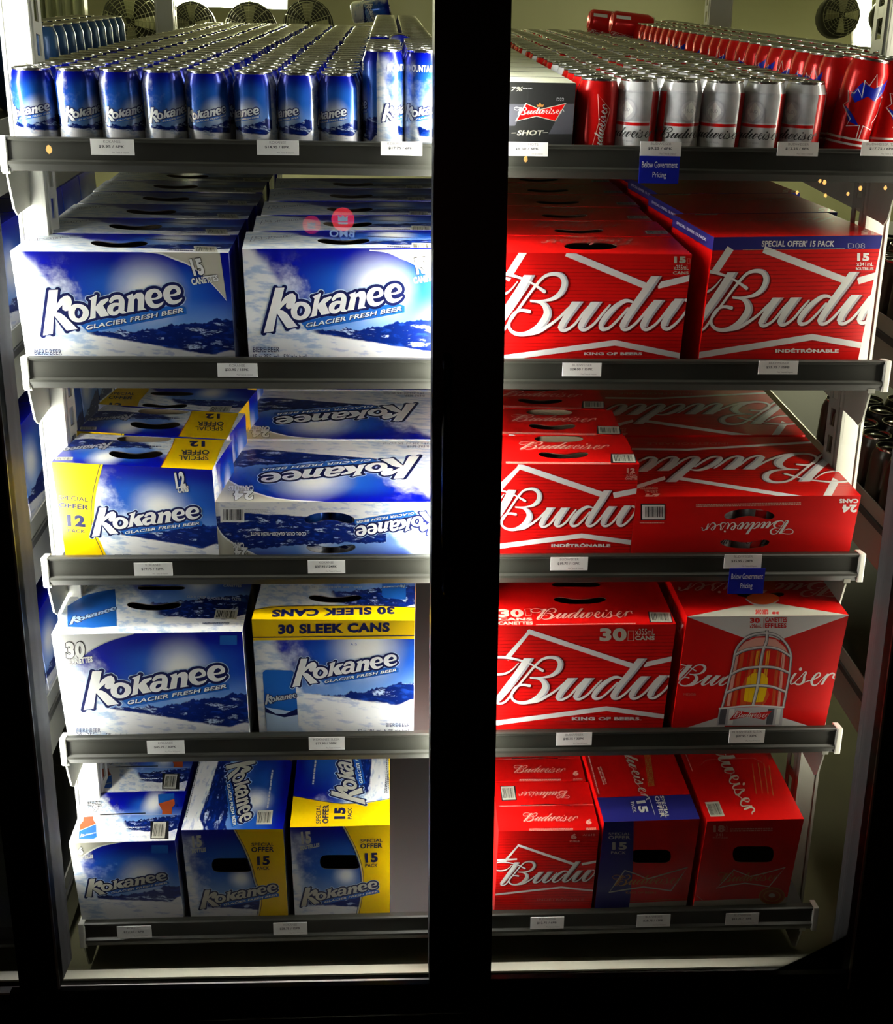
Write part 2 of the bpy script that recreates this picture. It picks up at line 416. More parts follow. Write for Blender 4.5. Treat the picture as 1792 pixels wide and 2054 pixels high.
def kokanee(A, T, sub=4, tag_=True, rim=True, face='white', fine=True):
    if rim:
        for p in KPOLY: A.outline(p, T, 'lblue', 2, 42)
        for p, c in KRIB: A.ribbon(p, T, 'lblue', 2, 84, sub=sub, closed=c)
    for p in KPOLY: A.outline(p, T, 'navy', 3, 32)
    for p, c in KRIB: A.ribbon(p, T, 'navy', 3, 64, sub=sub, closed=c)
    A.poly([(520, 470), (1230, 340), (1240, 300), (600, 380)], 'navy', 3, T)
    for p in KPOLY: A.poly(p, face, 4, T)
    for p, c in KRIB: A.ribbon(p, T, face, 4, sub=sub, closed=c, cap=not c)
    if tag_:
        A.poly([(520, 480), (600, 575), (1690, 372), (1690, 300), (1600, 268), (1250, 325)], 'azure', 2.5, T)
        bl, br, tl = (578, 545), (1660, 350), (590, 493)
        A.text('GLACIER FRESH BEER', (584, 553), (1668, 358), (596, 501), T, 'navy', 3.4, .02)
        A.text('GLACIER FRESH BEER', bl, br, tl, T, 'white', 4.4, .02)
KREF = [(108, 602), (240, 97), (1670, 130)]

# ------------------------------------------------------------------ shelf frames (the gravity-feed decks slope down to the front)
TAU = 0.16
ZL = [1.62+z for z in (0.0596, -0.274, -0.6137, -0.9542, -1.3432)]      # top edge of each front rail
SURF = [z-0.028 for z in ZL]
SM = [Matrix.Translation((0, 0, z)) @ Matrix.Rotation(TAU, 4, 'X') for z in SURF]
SI = [m.inverted() for m in SM]
XL0, XL1, XR0, XR1 = -0.604, 0.085, 0.115, 0.797

def lray(k, px, py):
    return SI[k] @ CAM, (SI[k].to_3x3() @ ray(px, py))
KRAFT = flat('kraft_board', (.26, .20, .13), .8)

class Carton:
    def __init__(s, k, TL, TR, Dp, Yf=.014, W=None, H=None, off=0.0, yawmax=7, yaw=None):
        s.k = k
        def solve(ps):
            out = []
            xm = None
            for px, py in (TL, TR):
                o, d = lray(k, px, py)
                if xm is None:
                    t = (Yf-o.y)/d.y; a = o+d*t
                    o2, d2 = lray(k, *TR); b = o2+d2*((Yf-o2.y)/d2.y); xm = (a.x+b.x)/2
                tn = math.tan(ps)
                t = (Yf + (o.x-xm)*tn - o.y)/(d.y - d.x*tn); out.append(o+d*t)
            return out
        lo, hi = R(-yawmax), R(yawmax)
        f = lambda p: (lambda q: q[0].z-q[1].z)(solve(p))
        if yaw is not None: ps = R(yaw)
        elif f(lo)*f(hi) > 0: ps = lo if abs(f(lo)) < abs(f(hi)) else hi
        else:
            for _ in range(40):
                mid = (lo+hi)/2
                if f(lo)*f(mid) <= 0: hi = mid
                else: lo = mid
            ps = (lo+hi)/2
        a, b = solve(ps)
        for _ in range(6):
            m_ = min(a.y, b.y if not W else a.y+W*math.sin(ps))
            if m_ >= .0135: break
            Yf += .0137-m_; a, b = solve(ps)
        s.W = W or (b-a).length; s.H = H or (a.z+b.z)/2; s.D = Dp; s.yaw = ps
        s.loc = Vector((a.x if TL[0] is not None else b.x, a.y, 0)) + Vector((0, off, 0))
        s.M = SM[k] @ Matrix.Translation(s.loc) @ Matrix.Rotation(ps, 4, 'Z'); s.I = s.M.inverted()
        W_, H_, D_ = s.W, s.H, s.D
        s.F = dict(front=((0, 0, 0), (1, 0, 0), (0, 0, 1), W_, H_), top=((0, 0, H_), (1, 0, 0), (0, 1, 0), W_, D_),
                   right=((W_, 0, 0), (0, 1, 0), (0, 0, 1), D_, H_), left=((0, D_, 0), (0, -1, 0), (0, 0, 1), D_, H_),
                   back=((W_, D_, 0), (-1, 0, 0), (0, 0, 1), W_, H_), bottom=((0, D_, 0), (1, 0, 0), (0, -1, 0), W_, D_))
        s.art = {n: Art(v[3], v[4]) for n, v in s.F.items()}; s.holes = {n: [] for n in s.F}
        s.mat = {}; s.rot = {}
    def pix(s, face, ox, oy, sc):
        o0, ex, ey, w_, h_ = s.F[face]; o0, ex, ey = Vector(o0), Vector(ex), Vector(ey); n = ex.cross(ey); I3 = s.I.to_3x3(); c = s.I @ CAM
        def T(x, y):
            d = I3 @ ray(ox+x/sc, oy+y/sc); t = (o0-c).dot(n)/d.dot(n); p = c+d*t-o0; return (p.dot(ex), p.dot(ey))
        return T
    def hole(s, face, T, kind, x0, x1, y0, y1, flip=False):
        n = 14; up = []; dn = []
        for i in range(n+1):
            t = .5-.5*math.cos(math.pi*i/n); x = x0+(x1-x0)*t; sn = math.sin(math.pi*t); h = y1-y0
            if kind == 'smile': env = (1-abs(2*t-1)**3.2)**.5 if 0 < i < n else 0; c = .36+.24*sn**1.5; th = (.36-.13*sn**1.6)*env
            elif kind == 'oval': env = (1-abs(2*t-1)**3.0)**.5 if 0 < i < n else 0; c = .5; th = .5*env
            else: env = (1-abs(2*t-1)**9)**.5 if 0 < i < n else 0; c = .5; th = .5*env
            if flip: c = 1-c
            up.append((x, y0+h*(c-th))); dn.append((x, y0+h*(c+th)))
        pts = up+dn[::-1][1:-1]
        s.holes[face].append([T(*p) for p in pts])
    def mesh(s, name):
        bm = bmesh.new(); uv = bm.loops.layers.uv.new('UVMap'); mats = []; midx = {}
        def mi(m):
            if m.name not in midx: midx[m.name] = len(mats); mats.append(m)
            return midx[m.name]
        for fn, (o0, ex, ey, w_, h_) in s.F.items():
            o0, ex, ey = Vector(o0), Vector(ex), Vector(ey); nn = ex.cross(ey); m = s.mat.get(fn, s.mat.get('all')); rot = s.rot.get(fn, 0)
            loops = [[(0, 0), (w_, 0), (w_, h_), (0, h_)]]
            for hpoly in s.holes[fn]:
                if all(0 < p[0] < w_ and 0 < p[1] < h_ for p in hpoly): loops.append(hpoly)
                else:
                    q = [(min(max(p[0], .002), w_-.002), min(max(p[1], .002), h_-.002)) for p in hpoly]
                    if abs(sum(q[i-1][0]*q[i][1]-q[i][0]*q[i-1][1] for i in range(len(q)))) > 2e-4: loops.append(q)
            flatp = [p for l in loops for p in l]
            if len(loops) > 1: tr = tessellate_polygon([[Vector((p[0], p[1], 0)) for p in l] for l in loops])
            else: tr = [(0, 1, 2), (0, 2, 3)]
            for lift, mm in ((0, m), (-.0012, KRAFT)):
                vs = [bm.verts.new(o0+ex*p[0]+ey*p[1]+nn*lift) for p in flatp]
                for t in tr:
                    a, b, c = (Vector((*flatp[i], 0)) for i in t)
                    if (b-a).cross(c-a).z < 0: t = t[::-1]
                    try: f = bm.faces.new([vs[i] for i in t])
                    except ValueError: continue
                    f.material_index = mi(mm)
                    for l, i in zip(f.loops, t):
                        a_, b_ = flatp[i][0]/w_, flatp[i][1]/h_
                        if rot == 180: a_, b_ = 1-a_, 1-b_
                        elif rot == 90: a_, b_ = b_, 1-a_
                        elif rot == 270: a_, b_ = 1-b_, a_
                        l[uv].uv = (a_, b_)
            mid2 = {}
            s.art[fn].emit(bm, lambda x, y, l: o0+ex*x+ey*y+nn*l, mats, _Idx(midx, mats))
        me = bpy.data.meshes.new(name); bm.to_mesh(me); bm.free()
        for m in mats: me.materials.append(m)
        return me
class _Idx(dict):
    """ink name -> slot, kept in step with the mesh's own slot table"""
    def __init__(s, base, mats): s.b = base
    def __contains__(s, k): return 'ink_'+k in s.b
    def __setitem__(s, k, v): s.b['ink_'+k] = v
    def __getitem__(s, k): return s.b['ink_'+k]

ORD = ['first', 'second', 'third', 'fourth', 'fifth', 'sixth', 'seventh', 'eighth', 'ninth', 'tenth']
def place(name, me, k, loc, yaw, label, cat='carton', group=None):
    o = bpy.data.objects.new(name, me); link(o)
    o.matrix_world = SM[k] @ Matrix.Translation(loc) @ Matrix.Rotation(yaw, 4, 'Z')
    tag(o, label, cat, group); return o
def inv(x0, x1, y0, y1): return (x1, y0), (x0, y0), (x1, y1)
def bx_(x0, x1, y0, y1): return (x0, y1), (x1, y1), (x0, y0)

SC15 = mat_scene('board_alpine_wide', 1.75, (.61, .66), .40, .05, .35, .42, .31)
SC12 = mat_scene('board_alpine_square', 1.35, (.66, .58), .30, .16, .34, .38, .20, sunr=.22)
SC24 = mat_scene('board_alpine_side', 3.3, (.58, .60), .30, .10, .62, .34, .20)
SC30 = mat_scene('board_alpine_large', 1.75, (.66, .66), .34, .02, .36, .43, .31)
SC30S = mat_scene('board_alpine_slim', 1.35, (.70, .78), .42, .04, .40, .47, .17)
SCTOP = mat_scene('board_alpine_lid', 2.6, (.70, .75), .55, .12, .40, .30, .15)
SC6 = mat_scene('board_alpine_bottle', .95, (.66, .58), .30, .0, .40, .38, .08, sunr=.20)
SCB = mat_scene('board_alpine_dusk', .9, (.55, .50), .18, -.02, .28, .22, .06, dark=.8, sunr=.10)
SCROT = mat_scene('board_alpine_turned', 1.6, (.75, .66), .34, .02, .34, .26, .12, dark=.8, sunr=.16)
RED = mat_budred('board_red_lined', True, 34, .10, .98)
REDP = mat_budred('board_red_plain', False)
DASH = 'small_print'
# alpine carton, fifteen cans, left and right columns
def k15(c, Tm, Tt):
    A = c.art['front']
    A.poly([(1150, 697), (1280, 712), (1400, 760), (1500, 800), (1600, 880), (1700, 1000), (1760, 1090), (1760, 690)], 'taupe', 1, Tm)
    A.ribbon([(1150, 700, 8), (1290, 716, 12), (1400, 762, 14), (1500, 806, 12), (1600, 886, 10), (1700, 1010, 8), (1760, 1100, 6)], Tm, 'white', 2)
    kokanee(A, (lambda g: (lambda x, y: Tm(*g(x, y))))(aff(KREF, [(282, 1375), (378, 1007), (1418, 1031)])))
    A.text('15', (1532, 900), (1622, 888), (1512, 765), Tm, 'white', 4, .05, .035, 'black')
    A.text('CANETTES', (1508, 975), (1722, 942), (1502, 920), Tm, 'white', 4, .05, .03, 'black')
    A.text('BIERE·BEER', *bx_(195, 410, 1490, 1533), Tm, 'navy', 2, .0)
    A.text('15 x 355 ml   5% alc./vol.', *bx_(195, 640, 1548, 1592), Tm, 'navy', 2, .0)
    c.art['top'].barcode((1495, 684), (1668, 688), (1490, 640), Tt)
    c.art['top'].smalltext((1290, 668), (1480, 672), 7, Tt, 'navy', 2, 1, 3)
    c.art['top'].smalltext((1130, 585), (1540, 600), 6, Tt, 'navy', 2, 1, 4)
    gk = aff(KREF, [(170, 630), (190, 590), (620, 570)])
    for p in KPOLY: c.art['top'].ribbon([(a, b, 16) for a, b in p], lambda x, y: Tt(*gk(x, y)), 'navy', 2, smooth=False, closed=True, cap=False)
    for p, cl in KRIB: c.art['top'].ribbon([(a, b, 16) for a, b, _ in p], lambda x, y: Tt(*gk(x, y)), 'navy', 2, closed=cl, cap=False)
    c.hole('top', Tt, 'smile', 720, 1148, 594, 668)
    c.hole('top', Tt, 'oval', 765, 1150, 528, 553)
    c.mat = dict(all=SC15, top=SCTOP)
cR = Carton(1, (486, 499), (924, 497), .128)
Tf, Tt = cR.pix('front', 460, 330, 4.073), cR.pix('top', 460, 330, 4.073)
k15(cR, Tf, Tt); meR = cR.mesh('alpine_carton_15_right')
cL = Carton(1, (20, 504), (458, 507), .128)
z5 = aff([(282, 1375), (378, 1007), (1418, 1031)], [(310, 1228), (352, 902), (1308, 918)])
Tf0 = cL.pix('front', 0, 330, 3.584); Tt0 = cL.pix('top', 0, 330, 3.584)
z5t = aff([(105, 695), (1700, 695), (1100, 560)], [(70, 628), (1600, 640), (1010, 508)])
k15(cL, lambda x, y: Tf0(*z5(x, y)), lambda x, y: Tt0(*z5t(x, y))); meL = cL.mesh('alpine_carton_15_left')
rj = random.Random(3)
for n in range(7):
    place('beer_carton', meL, 1, cL.loc+Vector((rj.uniform(-.003, .003) if n else 0, n*.1335, 0)), cL.yaw+(R(rj.uniform(-1, 1)) if n else 0),
          'blue mountain print fifteen can carton, %s from the front, left column of second shelf' % ORD[n], group='blue fifteen can cartons on the second shelf')
for n in range(5):
    place('beer_carton', meR, 1, cR.loc+Vector((rj.uniform(-.003, .003) if n else 0, n*.136, 0)), cR.yaw+(R(rj.uniform(-1, 1)) if n else 0),
          'blue mountain print fifteen can carton, %s from the front, beside the black door post' % ORD[n], group='blue fifteen can cartons on the second shelf')

# red carton, fifteen cans (left column of the right rack)
def chev(A, T, lines):
    for pts in lines:
        A.ribbon(pts, T, 'white', 1.6, smooth=False, cap=False)
def sref(T, dst, src=SREF):
    g = aff(src, dst); return lambda x, y: T(*g(x, y))
S2 = [(290, 606), (1487, 152), (1570, 560)]
def b15(off, variant):
    c = Carton(1, (960, 508.5), (1389, 508), .128, W=None, off=0, yaw=0)
    if off: c.M = c.M @ Matrix.Translation((0, off, 0)); c.I = c.M.inverted()
    c.mat = dict(all=REDP, front=RED); Tt = c.pix('top', 990, 330, 4.37)
    if not off:
        A = c.art['front']; T = c.pix('front', 990, 330, 4.37)
        chev(A, T, [[(268, 760, 62), (110, 1010, 62)], [(640, 775, 60), (1330, 1062, 56)], [(1440, 1062, 56), (1760, 985, 52)], [(60, 1700, 50), (1065, 1562, 50), (1660, 1682, 50)]])
        script3(A, sref(T, [(240, 1500), (1430, 978), (1500, 1455)], S2))
        A.text('15', *bx_(1585, 1688, 805, 865), T, 'taupe', 2, .06); A.text('x355mL', *bx_(1580, 1712, 880, 925), T, 'taupe', 2, .01); A.text('CANS', *bx_(1575, 1712, 935, 963), T, 'taupe', 2, .04)
        A.ribbon([(1700, 825, 4), (1724, 825, 4), (1724, 865, 4), (1700, 865, 4)], T, 'pink', 2, smooth=False, closed=True)
        A.text('KING OF BEERS', *bx_(795, 1305, 1645, 1671), T, 'white', 2, .05)
    if variant == 0:
        script(c.art['top'], sref(Tt, [(1150, 648), (850, 704), (415, 676)]), 'ghost', 2, sub=3)
        c.hole('top', Tt, 'oval', 620, 1085, 684, 747); c.hole('top', Tt, 'smile', 576, 1020, 615, 642)
    else:
        script(c.art['top'], sref(Tt, [(405, 552), (745, 500), (1112, 534)]), 'ghost', 2, sub=3)
        c.hole('top', Tt, 'smile', 528, 960, 556, 612); c.art['top'].barcode((1335, 608), (1530, 608), (1320, 580), Tt)
        c.hole('top', Tt, 'oval', 500, 900, 488, 500)
    return c
cB = b15(0, 0); cB2 = b15(.1335, 1); mb1 = cB.mesh('red_carton_15'); mb2 = cB2.mesh('red_carton_15_turned')
for n in range(7):
    place('beer_carton', mb1 if n == 0 else mb2, 1, cB.loc+Vector((0 if n == 0 else rj.uniform(-.004, .004), n*.1335, 0)), cB.yaw,
          'red fifteen can carton, %s from the front, second shelf right of the door post' % ORD[n], group='red fifteen can cartons on the second shelf')
# red bottle carton with navy strip
c = Carton(1, (1433, 476), (1771, 472), .19); c.mat = dict(all=REDP, front=RED)
A = c.art['front']; T = c.pix('front', 1350, 330, 4.054)
A.poly([(300, 560), (1760, 540), (1760, 684), (250, 698)], 'indigo', 1, T); vb = T(1000, 690)[1]
A.text("SPECIAL OFFER' 15 PACK", *bx_(722, 1312, 618, 668), T, 'white', 2, .03, it=.12)
A.smalltext((570, 690), (1400, 682), 5, T, 'taupe', 2, 1, 9); A.text('D08', *bx_(1425, 1562, 640, 682), T, 'silver', 2, -.02)
A.text('15', *bx_(1500, 1600, 720, 785), T, 'white', 2, .06); A.text('x341mL', *bx_(1495, 1632, 795, 825), T, 'white', 2, .01); A.text('BOUTEILLES', *bx_(1490, 1632, 836, 859), T, 'white', 2, .03)
chev(A, T, [[(470, 680, 58), (345, 870, 58)], [(740, 690, 58), (1410, 945, 56)], [(1505, 948, 54), (1730, 880, 52)], [(90, 1570, 50), (1135, 1402, 50), (1680, 1495, 48)]])
script3(A, sref(c.pix('front', 1360, 540, 4.371), [(390, 545), (1550, 22), (1600, 485)], S2))
A.text('INDÉTRÔNABLE', *bx_(835, 1350, 1493, 1530), T, 'white', 2, .05)
Tt = c.pix('top', 1350, 330, 4.054)
script(c.art['top'], sref(Tt, [(1220, 430), (860, 474), (440, 460)]), 'ghost', 2, sub=3); c.art['top'].text('15', *inv(1530, 1640, 535, 572), Tt, 'pink', 2, .06)
c.art['top'].barcode((175, 412), (360, 412), (200, 392), Tt)
AL = c.art['left']; AL.rect(0, vb, c.D, c.H, lambda x, y: (x, y), 'indigo', 1)
AL.text('SPECIAL OFFER 15 PACK', (.02, vb+.008), (.16, vb+.008), (.02, c.H-.008), lambda x, y: (x, y), 'white', 2, .03)
me = c.mesh('red_bottle_carton_15')
for n in range(5):
    place('beer_carton', me, 1, c.loc+Vector((0, n*.195, 0)), c.yaw, 'red fifteen bottle carton with navy strip, %s from the front on the second shelf' % ORD[n], group='red bottle cartons with navy strip on the second shelf')

# ---- third shelf
def k12(off, variant):
    c = Carton(2, (103, 926), (426, 943), .128)
    if off: c.M = SM[2] @ Matrix.Translation(c.loc+Vector((0, off, 0))) @ Matrix.Rotation(c.yaw, 4, 'Z'); c.I = c.M.inverted()
    c.mat = dict(all=SC12, top=SCTOP); A = c.art['front']; T = c.pix('front', 0, 750, 3.982); Tt = c.pix('top', 0, 750, 3.982)
    if not off:
        cur = [(822, 700), (795, 790), (762, 930), (745, 1060), (745, 1180), (770, 1290), (810, 1380), (862, 1500)]
        A.poly([(380, 660)]+cur+[(440, 1520)], 'yellow', 1, T)
        A.ribbon([(x-14, y, 5) for x, y in cur], T, 'navy', 2); A.ribbon([(x+4, y, 9) for x, y in cur], T, 'yellow', 2)
        A.text('SPECIAL', (470, 1000), (708, 1022), (468, 966), T, 'navy', 2, .01); A.text('OFFER', (470, 1064), (708, 1086), (470, 1025), T, 'navy', 2, .03)
        A.text('12', (540, 1215), (684, 1224), (534, 1122), T, 'navy', 2, .05); A.text('PACK', (545, 1264), (682, 1272), (545, 1236), T, 'navy', 2, .02)
        kokanee(A, sref(T, [(735, 1300), (797, 1068), (1597, 1100)], KREF))
        A.text('12', (1410, 918), (1488, 906), (1390, 788), T, 'white', 4, .05, .03, 'black'); A.text('CANS', (1422, 952), (1508, 942), (1420, 902), T, 'white', 4, .05, .03, 'black')
        A.text('BEER·BIERE', *bx_(920, 1048, 1440, 1460), T, 'navy', 2, .0)
    B = c.art['top']
    if variant == 0:
        B.poly([(1405, 500), (1800, 520), (1690, 780), (1280, 760), (1330, 670), (1380, 570)], 'yellow', 1, Tt)
        B.ribbon([(1395, 520, 5), (1370, 590, 5), (1330, 660, 5), (1282, 750, 5)], Tt, 'brown', 2)
        B.text('OFFER', *inv(1448, 1672, 608, 646), Tt, 'navy', 2, .03); B.text('SPECIAL', *inv(1430, 1665, 652, 690), Tt, 'navy', 2, .01)
        B.text('12', *inv(1515, 1638, 537, 582), Tt, 'navy', 2, .05)
        g = aff(KREF, [(905, 545), (835, 604), (508, 604)]); kokanee(B, lambda x, y: Tt(*g(x, y)), 3, False, False, 'grey')
        c.hole('top', Tt, 'smile', 870, 1300, 600, 697); c.hole('top', Tt, 'oval', 935, 1370, 494, 545); B.smalltext((930, 560), (1290, 578), 8, Tt, 'navy', 2, 1, 5)
        c.rot['top'] = 180
        B.barcode((440, 690), (580, 690), (445, 665), Tt)
    else:
        B.poly([(780, 60), (1140, 60), (1120, 140), (1060, 215), (1030, 320), (640, 320)], 'yellow', 1, Tt)
        B.text('OFFER', (800, 205), (995, 205), (815, 180), Tt, 'navy', 2, .03); B.text('SPECIAL', (815, 172), (1010, 172), (825, 150), Tt, 'navy', 2, .01)
        B.text('12', (812, 270), (918, 272), (820, 235), Tt, 'navy', 2, .05); B.text('PACK', (788, 294), (900, 296), (792, 278), Tt, 'navy', 2, .02)
        c.hole('top', Tt, 'smile', 1085, 1450, 226, 288); B.barcode((1620, 296), (1790, 296), (1640, 250), Tt); c.hole('top', Tt, 'oval', 1140, 1490, 140, 172)
        AR = c.art['right']; AR.rect(.0, .0, c.D*.55, c.H, lambda x, y: (x, y), 'yellow', 1); AR.text('SPECIAL', (.012, .12), (.06, .12), (.012, .135), lambda x, y: (x, y), 'navy', 2, .02)
    return c
c0 = k12(0, 0); c2 = k12(.27, 1); m0 = c0.mesh('alpine_carton_12'); m2 = c2.mesh('alpine_carton_12_turned')
for n in range(5):
    j = [(0, 0, 0), (.006, .004, -1.2), (.012, .006, -2.5), (.01, .01, 0), (0, .02, 1)][n]
    place('beer_carton', m0 if n < 2 else m2, 2, c0.loc+Vector((j[0], n*.134+j[1], 0)), c0.yaw+R(j[2]),
          'blue twelve can carton with yellow offer panel, %s from the front on third shelf' % ORD[n], group='blue and yellow twelve can cartons')
# flat 24 carton, upside down print
def flip_scene(c): c.rot['front'] = 180; c.rot['top'] = 180
c = Carton(2, (431, 1007), (878, 1006.5), .268, W=.40, yaw=0); T = c.pix('front', 430, 750, 3.982); Tt = c.pix('top', 430, 750, 3.982)
c.mat = dict(all=SC15, front=SC24); flip_scene(c); A = c.art['front']
A.poly([(0, 1200), (60, 1285), (150, 1350), (260, 1410), (390, 1475), (0, 1500)], 'taupe', 1, T); A.ribbon([(20, 1215, 8), (70, 1292, 12), (160, 1358, 14), (270, 1415, 12), (400, 1478, 10)], T, 'white', 2)
A.barcode((240, 1068), (48, 1066), (240, 1186), T, bg='white'); A.text('COOL, CRISP, GLACIER-FRESH TASTE', *inv(290, 735, 1258, 1290), T, 'white', 4, .03, .03, 'black')
A.smalltext((250, 1080), (430, 1084), 7, T, 'silver', 2, 3, 6)
A.text('24', *inv(160, 266, 1385, 1470), T, 'white', 4, .05, .035, 'black'); A.text('CANS', *inv(150, 238, 1346, 1394), T, 'white', 4, .05, .03, 'black')
kokanee(A, sref(T, [(1800, 1080), (1742, 1280), (1130, 1262)], KREF)); c.hole('front', T, 'smile', 720, 1122, 1083, 1215, True); c.hole('front', T, 'smile', 735, 1130, 1345, 1452)
B = c.art['top']; B.poly([(60, 800), (180, 890), (320, 950), (520, 1000), (860, 1025), (0, 1040), (0, 870)], 'taupe', 1, Tt)
B.ribbon([(80, 830, 8), (190, 893, 12), (330, 952, 12), (530, 1001, 10), (870, 1024, 8)], Tt, 'white', 2)
B.text('24', *inv(155, 312, 936, 1008), Tt, 'white', 4, .05, .035, 'black'); B.text('CANETTES', *inv(115, 315, 893, 936), Tt, 'white', 4, .05, .03, 'black')
kokanee(B, sref(Tt, [(1640, 655), (1512, 835), (368, 838)], KREF)); B.text('BIERE·BEER', *inv(1535, 1715, 570, 588), Tt, 'navy', 2, 0); B.text('24 x 355 ml  5% alc./vol.', *inv(1345, 1715, 548, 563), Tt, 'navy', 2, 0)
me = c.mesh('alpine_carton_24'); K24 = c
for n in range(4):
    place('beer_carton', me, 2, c.loc+Vector((0, n*.278, 0)), 0, 'wide flat blue twenty-four can carton printed upside down, %s from the front' % ORD[n], group='flat blue twenty-four can cartons')
# red 12
def b12(off, variant):
    c = Carton(2, (970, 931), (1283, 932), .128, yaw=0)
    if off: c.M = c.M @ Matrix.Translation((0, off, 0)); c.I = c.M.inverted()
    c.mat = dict(all=REDP, front=RED); A = c.art['front']; T = c.pix('front', 990, 750, 4.37); Tt = c.pix('top', 990, 750, 4.37)
    chev(A, T, [[(45, 1010, 54), (235, 812, 50), (975, 1065, 50)], [(1052, 1065, 50), (1330, 1010, 46)], [(20, 1515, 44), (775, 1418, 42), (1300, 1490, 40)]])
    script3(A, sref(T, [(160, 1372), (1005, 1020), (1105, 1340)], S2))
    A.text('12', *bx_(1170, 1242, 825, 867), T, 'pink', 2, .06); A.text('x355mL', *bx_(1165, 1262, 872, 902), T, 'pink', 2, .01); A.text('CANETTES', *bx_(1158, 1262, 908, 928), T, 'pink', 2, .03)
    A.text('INDÉTRÔNABLE', *bx_(508, 1026, 1484, 1518), T, 'white', 2, .05)
    B = c.art['top']; script(B, sref(Tt, [(300, 664), (640, 600), (1012, 640)]), 'pink', 2, sub=4)
    c.hole('top', Tt, 'smile', 395, 832, 672, 756); c.hole('top', Tt, 'oval', 360, 790, 540, 598)
    B.rect(1030, 700, 1255, 782, Tt, 'black', 1.5); B.barcode((1052, 775), (1248, 775), (1040, 705), Tt); B.smalltext((110, 770), (1030, 778), 6, Tt, 'pink', 2, 2, 8)
    return c
c = b12(0, 0); me = c.mesh('red_carton_12')
for n in range(5):
    place('beer_carton', me, 2, c.loc+Vector(([0, -.002, -.008, 0, 0][n], n*.135, 0)), R([0, -1.5, -2.5, -1, 0][n]), 'red twelve can carton, %s from the front, third shelf beside the door post' % ORD[n], group='red twelve can cartons on the third shelf')
# red 24
c = Carton(2, (1277, 996.5), (1728, 994), .268); c.mat = dict(all=REDP, top=RED); A = c.art['front']; T = c.pix('front', 1250, 750, 3.306); Tt = c.pix('top', 1250, 750, 3.306)
A.rect(118, 860, 282, 970, T, 'black', 1.5); A.barcode((275, 868), (128, 868), (275, 963), T, bg='white')
c.hole('front', T, 'smile', 672, 1006, 878, 980, True); c.hole('front', T, 'smile', 645, 972, 1086, 1172, False)
script(A, sref(T, [(1045, 972), (822, 1062), (520, 1018)]), 'white', 2, sub=5)
A.text('24', *inv(1455, 1552, 866, 918), T, 'white', 2, .06); A.text('CANS', *inv(1435, 1562, 828, 856), T, 'white', 2, .05); A.smalltext((485, 864), (1180, 850), 7, T, 'pink', 2, 2, 7)
A.smalltext((112, 984), (275, 984), 6, T, 'pink', 2, 1, 7)
B = c.art['top']; script3(B, sref(Tt, [(1190, 526), (475, 548), (318, 718)], [(290, 606), (1215, 560), (1487, 152)]))
chev(B, Tt, [[(1415, 700, 50), (1345, 830, 50)], [(370, 692, 22), (1200, 824, 26)], [(90, 750, 26), (280, 690, 22)], [(60, 498, 12), (430, 503, 13), (1280, 452, 14)]])
B.text('24', *inv(148, 246, 795, 834), Tt, 'pink', 2, .06); B.text('355mL', *inv(140, 232, 772, 790), Tt, 'pink', 2, .02); B.text('CANETTES', *inv(112, 232, 752, 766), Tt, 'pink', 2, .03); B.text('INDETRONABLE', *inv(160, 700, 455, 470), Tt, 'ghost', 2, .02)
me = c.mesh('red_carton_24'); B24 = c
for n in range(4):
    place('beer_carton', me, 2, c.loc+Vector((0, n*.278, 0)), c.yaw, 'wide flat red twenty-four can carton printed upside down, %s from the front' % ORD[n], group='flat red twenty-four can cartons')

# ---- fourth shelf
c = Carton(3, (102.7, 1273), (486, 1267), .25); c.mat = dict(all=SC30, top=SCTOP); A = c.art['front']; T = c.pix('front', 60, 1140, 3.982); Tt = c.pix('top', 60, 1140, 3.982); K30 = c
A.poly([(100, 480), (900, 500), (800, 528), (660, 566), (550, 612), (440, 680), (330, 770), (235, 860), (150, 900)], 'white', 1, T)
A.ribbon([(830, 522, 5), (660, 570, 8), (550, 616, 10), (440, 684, 10), (330, 774, 10), (235, 864, 8)], T, 'silver', 1.5)
kokanee(A, sref(T, [(430, 1130), (500, 822), (1567, 820)], KREF))
A.text('30', (292, 722), (442, 714), (285, 590), T, 'white', 4, .05, .035, 'black'); A.text('CANETTES', (306, 775), (502, 748), (302, 726), T, 'white', 4, .05, .03, 'black')
A.rect(1518, 535, 1655, 610, T, 'azure', 2); A.text('BIERE·BEER', *bx_(368, 565, 1275, 1310), T, 'navy', 2, 0); A.text('30 x 355 ml   5% alc./vol.', *bx_(375, 785, 1316, 1348), T, 'navy', 2, 0)
B = c.art['top']; B.poly([(300, 300), (440, 215), (560, 185), (680, 165), (690, 300), (695, 460), (500, 475), (300, 468)], 'azure', 1, Tt)
kokanee(B, sref(Tt, [(315, 455), (345, 385), (690, 318)], KREF), 3, False, False, 'lblue'); B.barcode((1470, 402), (1650, 408), (1488, 325), Tt, bg='taupe')
B.text('COOL CRISP GLACIER-FRESH TASTE', (1255, 236), (1685, 262), (1258, 216), Tt, 'silver', 2, .02); B.text('CANETTES', (1545, 148), (1690, 152), (1548, 128), Tt, 'silver', 3, .04, .03, 'black')
B.smalltext((1380, 430), (1600, 432), 6, Tt, 'navy', 2, 2, 3)
c.hole('top', Tt, 'smile', 775, 1208, 255, 352); c.hole('top', Tt, 'slot', 860, 1240, 140, 172)
me = c.mesh('alpine_carton_30')
for n in range(3): place('beer_carton', me, 3, c.loc+Vector((0, n*.262, 0)), c.yaw, 'large blue thirty can carton with white corner, %s from the front, fourth shelf' % ORD[n], group='large blue thirty can cartons')
